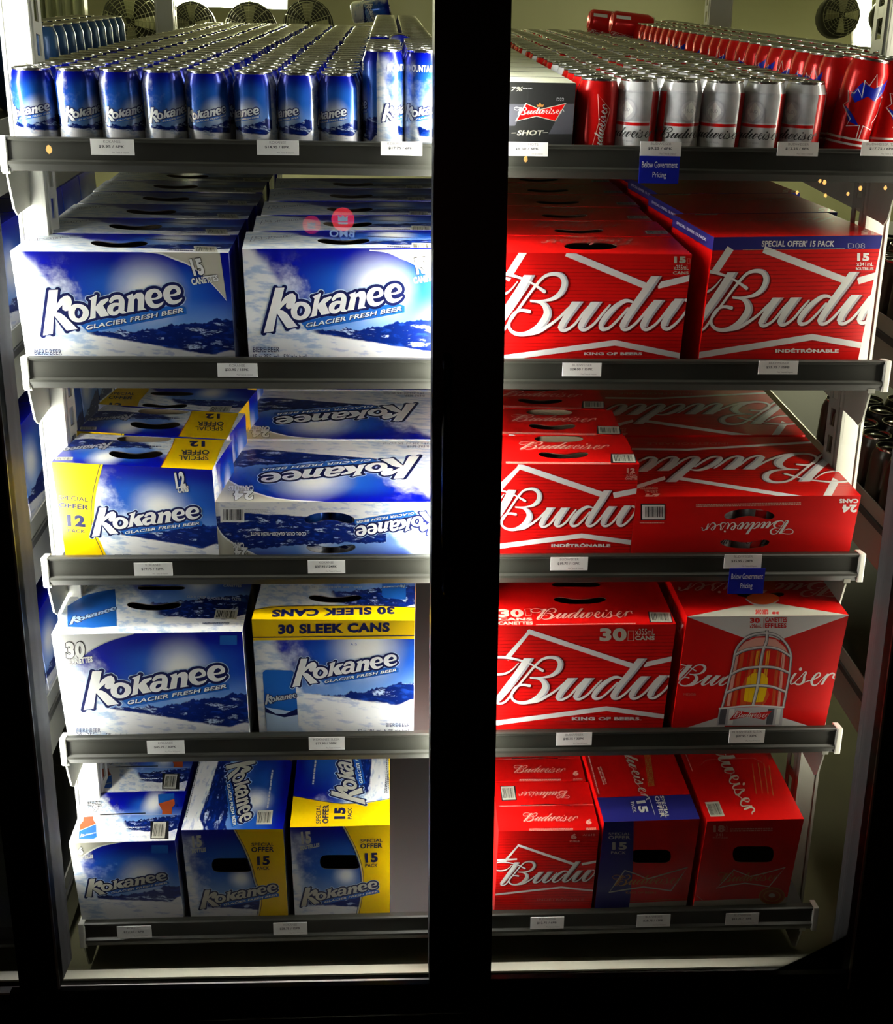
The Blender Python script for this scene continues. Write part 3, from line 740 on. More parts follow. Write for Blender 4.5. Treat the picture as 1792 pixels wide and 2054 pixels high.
c = Carton(3, (505, 1242), (832, 1245), .24); c.mat = dict(all=SC30S, top=SCTOP); A = c.art['front']; T = c.pix('front', 470, 1140, 3.982); Tt = c.pix('top', 470, 1140, 3.982); KS = c
A.poly([(100, 380), (1500, 380), (1500, 562), (100, 576)], 'yellow', 1, T); A.ribbon([(120, 552, 7), (1500, 536, 7)], T, 'navy', 2, smooth=False)
A.text('30 SLEEK CANS', (352, 526), (1242, 508), (350, 448), T, 'navy', 3, .05)
kokanee(A, sref(T, [(465, 947), (533, 722), (1303, 722)], KREF)); A.text('A15', *bx_(930, 980, 595, 615), T, 'azure', 2, 0)
A.poly([(228, 830), (250, 812), (460, 815), (480, 835), (500, 1050), (516, 1300), (262, 1300), (240, 1050)], 'azure', 1.4, T); A.poly([(250, 1110), (505, 1150), (516, 1300), (262, 1300)], 'lblue', 1.6, T); A.poly([(248, 1110), (330, 1160), (400, 1165), (505, 1120), (507, 1170), (400, 1190), (250, 1150)], 'navy', 1.8, T)
kokanee(A, sref(T, [(245, 1088), (262, 1005), (500, 1012)], KREF), 3, False, False, 'silver')
A.text('BIERE·BEER', *bx_(1213, 1403, 1236, 1266), T, 'navy', 2, 0); A.text('30 x 296 ml  5.0% alc./vol.', *bx_(985, 1403, 1282, 1312), T, 'navy', 2, 0)
B = c.art['top']; B.poly([(100, 340), (300, 300), (700, 292), (1480, 308), (1480, 440), (100, 440)], 'yellow', 1, Tt); B.ribbon([(150, 330, 6), (420, 302, 6), (760, 298, 6), (1100, 296, 6), (1440, 314, 6)], Tt, 'navy', 2)
B.text('30 SLEEK CANS', (1280, 306), (306, 330), (1284, 366), Tt, 'navy', 3, .05); B.poly([(1182, 78), (1350, 84), (1372, 110), (1372, 250), (1200, 238), (1180, 220)], 'azure', 1, Tt)
B.text('COOL, CRISP, GLACIER-FRESH TASTE', *inv(595, 1022, 140, 160), Tt, 'silver', 3, .03); kokanee(B, sref(Tt, [(1370, 132), (1360, 158), (1185, 152)], KREF), 3, False, False, 'grey')
c.hole('top', Tt, 'smile', 595, 1018, 200, 288); c.hole('top', Tt, 'smile', 612, 1022, 84, 134, True)
AR = c.art['right']; vy = T(1400, 560)[1]; AR.rect(0, vy, c.D, c.H, lambda x, y: (x, y), 'yellow', 1); AL = c.art['left']; AL.rect(0, vy, c.D, c.H, lambda x, y: (x, y), 'yellow', 1)
me = c.mesh('alpine_carton_30_slim')
for n in range(3): place('beer_carton', me, 3, c.loc+Vector((0, n*.262, 0)), c.yaw, 'blue thirty slim can carton with yellow top band, %s from the front' % ORD[n], group='yellow banded thirty can cartons')
c = Carton(3, (962, 1256), (1357, 1252), .25); c.mat = dict(all=REDP, front=RED); A = c.art['front']; T = c.pix('front', 980, 1140, 4.48); Tt = c.pix('top', 980, 1140, 4.48); B30 = c
chev(A, T, [[(160, 815, 46), (368, 570, 46), (1300, 878, 46)], [(1395, 868, 44), (1690, 802, 42)], [(20, 1396, 42), (1062, 1260, 42), (1640, 1340, 40)]])
script3(A, c.pix('front', 990, 1290, 4.978))
A.text('30', *bx_(1000, 1242, 535, 655), T, 'taupe', 2, .05); A.text('x355mL', *bx_(1320, 1497, 542, 598), T, 'taupe', 2, .01); A.text('CANS', *bx_(1318, 1495, 606, 645), T, 'taupe', 2, .05)
A.ribbon([(1257, 562, 4), (1308, 562, 4), (1304, 648, 4), (1254, 648, 4)], T, 'taupe', 2, smooth=False, closed=True); A.text('KING OF BEERS.', *bx_(750, 1378, 1336, 1366), T, 'white', 2, .05)
B = c.art['top']; script(B, sref(Tt, [(515, 461), (841, 360), (1297, 406)]), 'pink', 2, sub=5); B.text('30', *bx_(88, 318, 366, 440), Tt, 'pink', 2, .05); B.text('CANS', *bx_(88, 395, 444, 470), Tt, 'pink', 2, .05); B.text('CANETTES', *bx_(88, 402, 478, 508), Tt, 'pink', 2, .05)
B.ribbon([(328, 366, 4), (378, 364, 4), (386, 422, 4), (336, 426, 4)], Tt, 'pink', 2, smooth=False, closed=True)
B.smalltext((430, 504), (1325, 492), 7, Tt, 'pink', 2, 1, 5); B.poly([(1434, 388), (1640, 405), (1660, 488), (1450, 486)], 'black', 1.5, Tt); B.barcode((1462, 480), (1650, 482), (1446, 394), Tt)
script(B, sref(Tt, [(1080, 70), (790, 108), (362, 80)]), 'ghost', 2, sub=4); c.hole('top', Tt, 'smile', 588, 1058, 244, 336); c.hole('top', Tt, 'slot', 572, 1005, 124, 166)
me = c.mesh('red_carton_30')
for n in range(3): place('beer_carton', me, 3, c.loc+Vector((0, n*.262, 0)), c.yaw, 'large red thirty can carton, %s from the front, fourth shelf beside the door post' % ORD[n], group='large red thirty can cartons')
# red slim 30 with the cage lamp picture
c = Carton(3, (1379, 1237), (1703, 1234), .24); c.mat = dict(all=REDP); A = c.art['front']; T = c.pix('front', 1330, 1120, 3.879); Tt = c.pix('top', 1330, 1120, 3.879); BS = c
A.poly([(150, 440), (1500, 425), (1448, 444), (905, 636), (690, 640)], 'white', 1, T); A.poly([(180, 1318), (480, 1222), (480, 1330)], 'white', 1, T); A.poly([(880, 1222), (1160, 1310), (880, 1320)], 'white', 1, T)
g5 = c.pix('front', 1350, 1300, 5.12)
script(A, sref(g5, [(120, 392), (340, 205), (402, 382)], [(290, 606), (690, 205), (850, 562)]), 'white', 2, sub=5, rng=lambda x: x < 1300)
script(A, sref(g5, [(1312, 215), (1420, 380), (1662, 312)], [(2225, 253), (2520, 552), (3009, 398)]), 'white', 2, sub=5, rng=lambda x: x > 2060)
A.text('30', *bx_(678, 756, 462, 502), T, 'red', 2, .05); A.text('x296mL', *bx_(675, 770, 512, 542), T, 'red', 2, .02); A.text('CANETTES', *bx_(797, 967, 458, 496), T, 'red', 2, .04); A.text('EFFILEES', *bx_(795, 962, 503, 540), T, 'red', 2, .04); A.ribbon([(787, 458, 3), (782, 542, 3)], T, 'red', 2, smooth=False)
A.poly([(548, 770), (580, 700), (640, 640), (720, 608), (800, 605), (880, 620), (950, 670), (992, 740), (1000, 790), (970, 980), (938, 1155), (478, 1155), (505, 980)], 'red', 2.2, T)
A.poly([(575, 720), (640, 650), (720, 618), (800, 615), (880, 630), (950, 690), (975, 740), (860, 700), (760, 690), (640, 710)], 'pink', 2.4, T)
for i in range(11):
    t = i/10; x0 = 570+t*400; x1 = 495+t*435
    if i < 10: A.poly([(x0, 720), (x0+26, 718), (x1+26, 1148), (x1, 1148)], ['pink', 'orange', 'red', 'amber', 'amber', 'orange', 'amber', 'red', 'orange', 'pink'][i] if i not in (3, 5) else 'orange', 2.5, T)
for x in range(12): A.ribbon([(560+x*38, 715, 4), (488+x*40, 1148, 4)], T, 'brown', 2.6, smooth=False)
A.poly([(600, 1148), (610, 1010), (640, 930), (690, 895), (780, 890), (820, 940), (815, 1020), (830, 1060), (800, 1120), (760, 1148)], 'orange', 2.55, T)
A.poly([(628, 1110), (640, 1020), (660, 925), (700, 892), (780, 892), (818, 930), (815, 985), (800, 1060), (780, 1115), (700, 1120)], 'yellow', 2.7, T)
for x in (690, 735, 770): A.ribbon([(x, 900, 4), (x-30, 1112, 4)], T, 'amber', 2.75, smooth=False)
def bar(pts, wd):
    A.ribbon([(x, y+2, wd+8) for x, y in pts], T, 'panel', 3, sub=6); A.ribbon([(x, y, wd) for x, y in pts], T, 'silver', 3.2, sub=6); A.ribbon([(x-2, y-3, wd*.35) for x, y in pts], T, 'white', 3.4, sub=6)
bar([(556, 770), (575, 700), (640, 625), (720, 590), (810, 582), (900, 605), (965, 670), (995, 740), (998, 790)], 16)
bar([(560, 740), (545, 830), (515, 950), (460, 1165)], 14); bar([(998, 770), (985, 900), (960, 1040), (938, 1155)], 14)
bar([(556, 755), (640, 712), (780, 690), (900, 705), (1000, 765)], 16); bar([(525, 905), (620, 860), (755, 843), (880, 850), (985, 890)], 16); bar([(490, 1045), (600, 1003), (740, 988), (860, 1000), (962, 1040)], 16)
bar([(812, 565), (808, 640), (780, 720), (757, 850), (738, 990), (702, 1140)], 20)
A.poly([(440, 1165), (940, 1150), (926, 1300), (418, 1300)], 'silver', 2.9, T)
for x0, x1, cc in ((450, 500, 'panel'), (520, 560, 'white'), (820, 870, 'panel'), (890, 920, 'white')): A.poly([(x0, 1170), (x1, 1168), (x1-18, 1292), (x0-18, 1292)], cc, 3.5, T)
A.ribbon([(440, 1168, 12), (690, 1145, 12), (940, 1158, 12)], T, 'white', 3.6); A.poly([(580, 1182), (700, 1205), (850, 1186), (790, 1255), (660, 1232), (515, 1258)], 'red', 3.8, T)
script(A, sref(T, [(572, 1240), (688, 1190), (822, 1220)]), 'white', 4, sub=3); A.text('MD08', *bx_(160, 255, 1048, 1068), T, 'ghost', 2, 0)
B = c.art['top']; B.poly([(200, 452), (600, 372), (800, 350), (900, 352), (1448, 442), (1448, 470), (200, 470)], 'taupe', 1, Tt)
script(B, sref(Tt, [(1230, 185), (745, 290), (118, 225)]), 'pink', 2, sub=5); B.text('30', *inv(850, 908, 415, 436), Tt, 'red', 2, .05); B.text('SLEEK CANS', *inv(722, 822, 398, 436), Tt, 'red', 2, .04)
B.disc(780, 315, 130, Tt, 'orange', 2.5, 20, 45); B.ribbon([(650, 320, 10), (700, 352, 10), (780, 366, 10), (860, 350, 10), (900, 325, 10)], Tt, 'silver', 3); B.poly([(720, 60), (860, 60), (880, 250), (700, 250)], 'orange', 2.5, Tt)
c.hole('top', Tt, 'smile', 578, 946, 252, 324)
AL = c.art['left']; AL.text('30 SLEEK', (c.D-.12, c.H-.055), (c.D-.01, c.H-.055), (c.D-.12, c.H-.025), lambda x, y: (x, y), 'white', 2, .04)
me = c.mesh('red_carton_30_slim')
for n in range(3): place('beer_carton', me, 3, c.loc+Vector((0, n*.262, 0)), c.yaw, 'red thirty slim can carton with caged lamp picture, %s from the front' % ORD[n], group='red cartons with the caged lamp picture')

# ---- fifth shelf
c = Carton(4, (138, 1691), (350.5, 1686), .135); c.mat = dict(all=SC6, top=SCTOP); A = c.art['front']; T = c.pix('front', 60, 1480, 4.668); Tt = c.pix('top', 60, 1480, 4.668)
A.poly([(330, 960), (960, 950), (800, 982), (690, 1004), (560, 1058), (440, 1150), (400, 1196), (340, 1240)], 'taupe', 1, T); A.ribbon([(940, 964, 4), (700, 1004, 10), (565, 1060, 14), (440, 1156, 14), (380, 1220, 12)], T, 'white', 1.5)
A.text('6', (455, 1096), (503, 1092), (448, 1022), T, 'white', 4, .06, .035, 'black'); A.text('BOUTEILLES', (442, 1140), (594, 1124), (440, 1108), T, 'white', 4, .05, .03, 'black')
A.rect(1140, 1005, 1296, 1080, T, 'azure', 2); kokanee(A, sref(T, [(525, 1492), (560, 1322), (1282, 1290)], KREF), face='taupe')
B = c.art['top']
B.poly([(380, 960), (560, 700), (700, 720), (700, 960)], 'white', .8, Tt)
B.poly([(502, 742), (592, 735), (596, 770), (620, 805), (462, 872), (470, 812), (500, 778)], 'brown', 1.2, Tt); B.poly([(462, 872), (620, 806), (626, 930), (600, 945), (458, 946)], 'azure', 1.2, Tt); B.ribbon([(462, 872, 5), (620, 806, 5)], Tt, 'white', 1.4, smooth=False)
kokanee(B, sref(Tt, [(470, 935), (480, 900), (620, 888)], KREF), 2, False, False, 'lblue')
B.rect(1128, 782, 1300, 948, Tt, 'black', 1.2); B.barcode((1140, 940), (1262, 940), (1158, 790), Tt, bg='taupe'); B.ribbon([(660, 722, 9), (860, 712, 11), (1080, 706, 9)], Tt, 'black', 2, smooth=False); B.ribbon([(450, 728, 3), (1390, 716, 3)], Tt, 'silver', 1.5, smooth=False)
B.smalltext((780, 838), (1090, 832), 9, Tt, 'white', 2, 1, 4); B.smalltext((900, 915), (1110, 912), 9, Tt, 'white', 2, 3, 5)
B.poly([(1205, 618), (1352, 572), (1358, 625), (1330, 655), (1330, 716), (1238, 716), (1240, 680)], 'brown', 1.2, Tt); B.poly([(1200, 530), (1352, 520), (1352, 572), (1205, 618)], 'azure', 1.2, Tt); B.text('6', *inv(588, 640, 630, 696), Tt, 'white', 3, .05, .03, 'black'); B.smalltext((540, 600), (670, 590), 9, Tt, 'black', 2, 4, 5)
me = c.mesh('alpine_bottle_carton_6')
for n in range(5): place('beer_carton', me, 4, c.loc+Vector(([0, -.004, .002, 0, 0][n], n*.139, 0)), c.yaw+R([0, -1.2, .6, 0, 0][n]), 'small blue six bottle carton, %s from the front on the bottom shelf' % ORD[n], group='small blue six bottle cartons')
def front15(c, T, cur, n15, wrd, slot, so, logo, xe=1250):
    A = c.art['front']; A.poly(cur+[(xe, cur[-1][1]+40), (xe, cur[0][1]-60), (cur[0][0]-20, cur[0][1]-60)], 'yellow', 1, T)
    A.ribbon([(x-2, y, 10) for x, y in cur], T, 'taupe', 1.6); A.ribbon([(x-14, y, 6) for x, y in cur], T, 'navy', 1.4); A.ribbon([(x+12, y, 5) for x, y in cur], T, 'navy', 1.4)
    A.text('15', *n15, T, 'taupe', 3, .05); A.text(wrd[0], *wrd[1], T, 'taupe', 3, .05)
    for s_, b_ in zip(('SPECIAL', 'OFFER', '15', 'PACK'), so): A.text(s_, *b_, T, 'navy', 3, {'OFFER': .03, '15': .05}.get(s_, .01))
    c.hole('front', T, 'slot', *slot); kokanee(A, sref(T, logo, KREF), face='taupe')
c = Carton(4, (363.5, 1665), (568, 1663), .31); c.mat = dict(all=SCB, top=SCROT); c.rot['top'] = 270; T = c.pix('front', 340, 1480, 4.889); Tt = c.pix('top', 340, 1480, 4.889)
front15(c, T, [(625, 880), (690, 1000), (750, 1120), (805, 1270), (838, 1400), (880, 1520), (892, 1620), (865, 1780)], ((228, 1078), (322, 1068), (218, 962)), ('BOTTLES', ((222, 1132), (360, 1114), (220, 1090))), (415, 822, 1180, 1318),
        [((805, 1062), (1027, 1060), (805, 1028)), ((803, 1120), (1025, 1116), (804, 1070)), ((862, 1250), (986, 1244), (858, 1162)), ((858, 1296), (982, 1292), (858, 1262))], [(300, 1680), (350, 1492), (1058, 1465)])
B = c.art['top']; kokanee(B, sref(Tt, [(553, 275), (845, 212), (755, 818)], KREF), face='taupe'); B.barcode((850, 850), (1002, 848), (866, 712), Tt, bg='taupe')
B.smalltext((300, 240), (170, 780), 9, Tt, 'panel', 2, 4, 3); B.smalltext((1020, 320), (970, 690), 16, Tt, 'silver', 2, 1, 3); B.poly([(940, 120), (1260, 120), (1200, 225), (1080, 185), (960, 165)], 'yellow', 1.5, Tt)
me = c.mesh('alpine_bottle_carton_15')
for n in range(3): place('beer_carton', me, 4, c.loc+Vector((0, n*.318, 0)), c.yaw, 'tall dark blue bottle carton with blue sideways top, %s from the front, bottom shelf' % ORD[n], group='dark blue bottle cartons with sideways tops')
c = Carton(4, (582, 1659.6), (782, 1655), .31); c.mat = dict(all=SCB, top=SCROT); c.rot['top'] = 90; T = c.pix('front', 560, 1480, 4.891); Tt = c.pix('top', 560, 1480, 4.891)
front15(c, T, [(615, 840), (680, 960), (745, 1090), (795, 1230), (818, 1370), (812, 1500), (795, 1620), (760, 1780)], ((222, 1044), (318, 1036), (212, 922)), ('BOUTEILLES', ((207, 1102), (397, 1068), (205, 1062))), (400, 812, 1148, 1288),
        [((797, 1028), (1017, 1020), (798, 993)), ((797, 1085), (1014, 1078), (797, 1036)), ((848, 1224), (972, 1218), (843, 1130)), ((845, 1270), (968, 1265), (847, 1236))], [(215, 1655), (262, 1470), (968, 1435)])
B = c.art['top']; B.poly([(50, 560), (160, 576), (400, 622), (620, 650), (860, 640), (1150, 590), (1150, 900), (50, 900)], 'yellow', 1, Tt)
B.ribbon([(120, 566, 5), (160, 574, 5), (400, 618, 5), (620, 645, 5), (860, 634, 5), (1150, 582, 5)], Tt, 'navy', 2)
B.text('SPECIAL', (410, 842), (412, 658), (362, 842), Tt, 'navy', 2, .01); B.text('OFFER', (486, 840), (490, 658), (424, 840), Tt, 'navy', 2, .03); B.text('15', (652, 796), (654, 684), (540, 798), Tt, 'navy', 2, .05); B.text('PACK', (714, 796), (716, 688), (672, 796), Tt, 'navy', 2, .02)
kokanee(B, sref(Tt, [(845, 655), (512, 562), (590, -38)], KREF), face='taupe'); B.smalltext((1035, 540), (1060, 130), 9, Tt, 'panel', 2, 3, 3); B.smalltext((325, 455), (360, 150), 16, Tt, 'silver', 2, 1, 3)
me = c.mesh('alpine_bottle_carton_15_yellow')
for n in range(3): place('beer_carton', me, 4, c.loc+Vector((0, n*.318, 0)), c.yaw, 'tall blue fifteen bottle carton with yellow top panel, %s from the front, bottom shelf' % ORD[n], group='bottle cartons with yellow top panels')
c = Carton(4, (1000.7, 1667), (1203, 1665), .135); c.mat = dict(all=REDP, front=RED); A = c.art['front']; T = c.pix('front', 970, 1480, 4.892); Tt = c.pix('top', 970, 1480, 4.892)
chev(A, T, [[(205, 1215, 24), (345, 1055, 24), (890, 1240, 26)], [(965, 1240, 24), (1160, 1205, 22)], [(100, 1540, 18), (765, 1466, 18), (1140, 1506, 16)], [(120, 1200, 20), (330, 1190, 16)]])
script3(A, sref(T, [(310, 1445), (930, 1212), (985, 1412)], S2)); A.text('6', *bx_(858, 916, 940, 992), T, 'pink', 2, .06); A.text('BOUTEILLES', *bx_(848, 942, 1006, 1024), T, 'pink', 2, .03); A.text('A1618', *bx_(975, 1095, 942, 962), T, 'pink', 2, -.01)
A.text('INDÉTRÔNABLE', *bx_(528, 988, 1570, 1598), T, 'ghost', 2, .02)
B = c.art['top']; script(B, sref(Tt, [(440, 822), (672, 742), (925, 790)]), 'pink', 2, sub=5); B.text('6', *bx_(1005, 1064, 796, 850), Tt, 'pink', 2, .06); B.smalltext((450, 892), (880, 888), 9, Tt, 'pink', 2, 2, 2); B.smalltext((1010, 884), (1105, 882), 8, Tt, 'pink', 2, 3, 2)
script(B, sref(Tt, [(780, 520), (590, 590), (345, 552)]), 'pink', 2, sub=4); B.poly([(165, 475), (312, 470), (328, 612), (180, 618)], 'black', 1.5, Tt); B.barcode((190, 610), (318, 606), (172, 480), Tt)
B.ribbon([(368, 664, 8), (600, 656, 10), (845, 660, 8)], Tt, 'black', 2, smooth=False); B.ribbon([(160, 672, 3), (1085, 655, 3)], Tt, 'pink', 1.5, smooth=False)
me = c.mesh('red_bottle_carton_6')
for n in range(5): place('beer_carton', me, 4, c.loc+Vector(([0, -.003, .0, 0, 0][n], n*.139, 0)), c.yaw, 'small red six bottle carton, %s from the front on the bottom shelf' % ORD[n], group='small red six bottle cartons')
c = Carton(4, (1212, 1649), (1404.7, 1642.5), .31); c.mat = dict(all=REDP); A = c.art['front']; T = c.pix('front', 1170, 1480, 4.892); Tt = c.pix('top', 1170, 1480, 4.892)
A.poly([(100, 780), (497, 800), (496, 1000), (488, 1270), (478, 1400), (448, 1740), (40, 1740)], 'indigo', 1, T); c.hole('front', T, 'slot', 470, 864, 1098, 1228)
for s_, b_ in zip(('SPECIAL', 'OFFER', '15', 'PACK'), ((250, 468, 928, 953), (248, 466, 960, 994), (286, 430, 1024, 1098), (274, 422, 1112, 1140))): A.text(s_, *bx_(*b_), T, 'taupe', 2, {'15': .05, 'OFFER': .03}.get(s_, .01))
A.poly([(455, 1622), (1120, 1588), (1120, 1740), (440, 1740)], 'taupe', 1.4, T); A.ribbon([(465, 1605, 4), (1120, 1572, 4)], T, 'gold', 1.5, smooth=False)
bw = [(410, 1300), (520, 1335), (630, 1385), (820, 1330), (1022, 1272), (940, 1390), (860, 1500), (720, 1478), (590, 1462), (420, 1488), (258, 1515), (330, 1410)]
A.ribbon([(x, y, 13) for x, y in bw], T, 'taupe', 2, smooth=False, closed=True); script(A, sref(T, [(372, 1450), (640, 1345), (972, 1395)]), 'gold', 2.4, sub=4); A.text('KING OF BEERS', *bx_(420, 720, 1508, 1528), T, 'gold', 2, .02)
B = c.art['top']; B.poly([(100, 590), (1080, 553), (1160, 830), (150, 860)], 'indigo', 1, Tt)
B.text('15', (522, 622), (556, 738), (608, 612), Tt, 'taupe', 2, .05); B.text('PACK', (466, 632), (492, 738), (500, 626), Tt, 'taupe', 2, .02); B.text('SPECIAL', (752, 570), (812, 782), (790, 568), Tt, 'taupe', 2, .01); B.text('OFFER', (698, 574), (762, 782), (742, 570), Tt, 'taupe', 2, .03); B.ribbon([(648, 580, 5), (706, 758, 5)], Tt, 'taupe', 2, smooth=False)
script(B, sref(Tt, [(410, 180), (560, 560), (540, 220)], [(1215, 560), (2760, 560), (1487, 152)]), 'taupe', 3, sub=5); B.smalltext((40, 100), (160, 550), 12, Tt, 'pink', 2, 1, 4); B.smalltext((175, 280), (235, 450), 14, Tt, 'pink', 2, 2, 4); B.smalltext((650, 90), (700, 470), 8, Tt, 'gold', 2, 5, 4)
me = c.mesh('red_bottle_carton_15_navy')
for n in range(3): place('beer_carton', me, 4, c.loc+Vector((0, n*.318, 0)), c.yaw, 'tall red fifteen bottle carton with navy panel, %s from the front, bottom shelf' % ORD[n], group='red and navy bottle cartons')
c = Carton(4, (1419, 1647.6), (1613.5, 1642.5), .37); c.mat = dict(all=REDP); A = c.art['front']; T = c.pix('front', 1360, 1480, 4.891); Tt = c.pix('top', 1360, 1480, 4.891)
A.text('18', *bx_(350, 460, 855, 925), T, 'pink', 2, .05); A.text('341', *bx_(375, 440, 935, 965), T, 'pink', 2, .01); A.text('BOUTEILLES', *bx_(345, 495, 970, 985), T, 'pink', 2, .01); A.ribbon([(472, 920, 3), (470, 880, 3), (480, 855, 3), (490, 880, 3), (494, 920, 3)], T, 'pink', 2, smooth=False, closed=True)
A.smalltext((512, 888), (930, 882), 12, T, 'pink', 2, 2, 4); c.hole('front', T, 'slot', 540, 944, 1064, 1222)
bw = [(550, 1295), (710, 1360), (860, 1325), (1052, 1272), (970, 1370), (895, 1460), (780, 1440), (660, 1425), (520, 1445), (383, 1472), (470, 1385)]
A.ribbon([(x, y, 11) for x, y in bw], T, 'taupe', 2, smooth=False, closed=True); script(A, sref(T, [(470, 1415), (700, 1322), (988, 1368)]), 'gold', 2.4, sub=4)
A.poly([(150, 1600), (1160, 1560), (1160, 1720), (100, 1720)], 'taupe', 1.2, T); A.ribbon([(190, 1550, 4), (250, 1600, 4), (800, 1585, 4), (1140, 1560, 4)], T, 'taupe', 1.5, smooth=False)
A.disc(925, 1550, 128, T, 'gold', 2, 28, 86); A.disc(925, 1550, 116, T, 'brown', 2.2, 28, 76); A.disc(925, 1550, 88, T, 'gold', 2.4, 24, 56); A.disc(925, 1550, 74, T, 'brown', 2.6, 24, 46); A.disc(925, 1545, 34, T, 'taupe', 2.8, 12, 20)
B = c.art['top']; B.barcode((322, 776), (462, 768), (266, 632), Tt); script(B, sref(Tt, [(400, 215), (645, 715), (560, 185)], [(1215, 560), (2760, 560), (1487, 152)]), 'taupe', 3, sub=5)
for i, (a_, b_) in enumerate(((735, 255), (795, 245), (850, 250), (900, 270))): B.smalltext((a_, b_), (a_+42, b_+300), 9, Tt, 'gold', 2, 1, 4+i)
B.smalltext((68, 125), (150, 330), 7, Tt, 'pink', 2, 1, 4); B.ribbon([(222, 268, 4), (282, 217, 4), (742, 200, 4), (828, 242, 4)], Tt, 'ghost', 2, smooth=False)
me = c.mesh('red_bottle_carton_18')
for n in range(3): place('beer_carton', me, 4, c.loc+Vector((0, n*.378, 0)), c.yaw, 'tall red eighteen bottle carton with round seal, %s from the front, bottom shelf' % ORD[n], group='red eighteen bottle cartons')
# ------------------------------------------------------------------ shelving
STEEL = flat('painted_upright', (.62, .62, .56), .42, .0, .5, (6, .2, .01), .10, 14)
ARM = flat('galvanised_arm', (.42, .42, .36), .36, .55, .5, (9, .2, .004), .12, 12)
RAILM = flat('dark_rail_plastic', (.026, .026, .020), .45, 0, .5, (5, .25, .003))
DECK = flat('deck_track', (.030, .030, .028), .55)
def part(name, bm, m, root, label=None, mw=None):
    me = mesh_from(name, bm, m); o = ob(name, me, root)
    if mw is not None: o.matrix_parent_inverse = root.matrix_basis.inverted(); o.matrix_basis = mw
    else: o.matrix_parent_inverse = root.matrix_basis.inverted()
    if label: o['label'] = label
    return o
def root_at(name, loc): return empty(name, loc)
PITCH = .0672; Y0 = .050
def lx_at(k, px, py, yl):
    o, d = lray(k, px, py); return (o+d*((yl-o.y)/d.y)).x
LV = ['top', 'second', 'third', 'fourth', 'bottom']
RACKS = [('left', XL0, XL1), ('right', XR0, XR1)]
for side, x0, x1 in RACKS:
    for k in range(5):
        z = ZL[k]; r = root_at('gravity_shelf', (x0, 0, z)); x1k = x1
        tag(r, '%s sloping beer shelf behind the %s glass door, dark front rail' % (LV[k], side), 'shelf', 'sloping shelves behind the glass doors')
        bm = bmesh.new(); prism_x(bm, [(.012, z), (0, z), (-.003, z-.002), (-.003, z-.005), (0, z-.007), (0, z-.033), (-.005, z-.036), (-.005, z-.040), (-.001, z-.050), (.012, z-.050)], x0, x1)
        part('front_rail', bm, RAILM, r)
        bm = bmesh.new(); dep = 2.12 if k == 0 else 1.35
        box(bm, (x0+.004, .013, -.012), (x1-.004, dep, -.0005)); part('deck', bm, DECK, r, mw=SM[k])
        for xs in ((x0-.006, 1) if side == 'left' else (x0+.012, 1)), ((x1-.018, -1)):
            xa = xs[0]
            bm = bmesh.new(); hexa(bm, [(xa, -.004, -.030), (xa, .004, -.080), (xa, .016, -.092), (xa, .03, -.090), (xa, 1.3, -.075), (xa, 1.3, -.013), (xa, .0, -.013)], (.003, 0, 0))
            box(bm, (xa-.004, -.006, -.026), (xa+.008, -.003, -.018)); part('side_arm', bm, ARM, r, mw=SM[k])
        xe = x0-.011 if side == 'left' else x1
        bm = bmesh.new(); box(bm, (xe, -.006, z-.052), (xe+.011, .02, z+.001), bev=.002); part('end_bracket', bm, STEEL, r)
        if k == 0:
            bm = bmesh.new()
            for pxm in ([104, 191, 279, 366, 459, 553, 638, 725, 812] if side == 'left' else [1166, 1247, 1331, 1419, 1504, 1586, 1664, 1742]):
                xm_ = lx_at(0, pxm, 205, Y0-.033); box(bm, (xm_-.001, .02, 0), (xm_+.001, 1.9, .009))
            part('lane_divider', bm, DECK, r, mw=SM[k])
        bm = bmesh.new(); box(bm, (x0, dep-.03, -.05), (x1, dep, .03)); part('rear_beam', bm, ARM, r, mw=SM[k])
FLOORZ = at(500, 1937, -.02).z
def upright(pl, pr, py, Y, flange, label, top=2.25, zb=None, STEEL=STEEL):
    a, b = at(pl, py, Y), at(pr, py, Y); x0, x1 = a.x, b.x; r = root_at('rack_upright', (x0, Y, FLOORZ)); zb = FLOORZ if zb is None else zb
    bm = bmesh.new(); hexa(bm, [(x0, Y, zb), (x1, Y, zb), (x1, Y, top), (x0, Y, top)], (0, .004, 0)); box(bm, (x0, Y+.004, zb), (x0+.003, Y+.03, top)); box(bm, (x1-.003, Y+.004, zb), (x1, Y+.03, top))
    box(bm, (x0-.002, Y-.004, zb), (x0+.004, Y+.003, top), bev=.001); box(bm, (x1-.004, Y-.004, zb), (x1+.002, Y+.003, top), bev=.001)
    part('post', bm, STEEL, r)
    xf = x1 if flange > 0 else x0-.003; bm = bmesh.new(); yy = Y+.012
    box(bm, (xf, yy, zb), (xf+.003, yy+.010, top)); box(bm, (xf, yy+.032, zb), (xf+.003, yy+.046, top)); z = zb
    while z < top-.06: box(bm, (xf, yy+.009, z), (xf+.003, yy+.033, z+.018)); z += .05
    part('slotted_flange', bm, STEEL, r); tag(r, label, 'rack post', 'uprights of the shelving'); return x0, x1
upright(37, 90, 400, .10, 1, 'pale steel front post at the left end of the shelves')
upright(1738, 1782, 440, .10, -1, 'pale steel front post at the right end of the shelves', STEEL=flat('upright_shaded', (.30, .30, .26), .38, .4, .5, (6, .2, .01), .15, 12))  # right post coloured darker to stand in for weaker light on it
upright(832, 848, 1400, .75, -1, 'dim steel post seen right of the yellow banded carton', top=1.25)
upright(313, 347, 40, 2.16, 1, 'rear steel post with round holes beside the bright ceiling lamp')
upright(1422, 1465, 60, 2.16, -1, 'rear steel post above the back of the red can lanes')

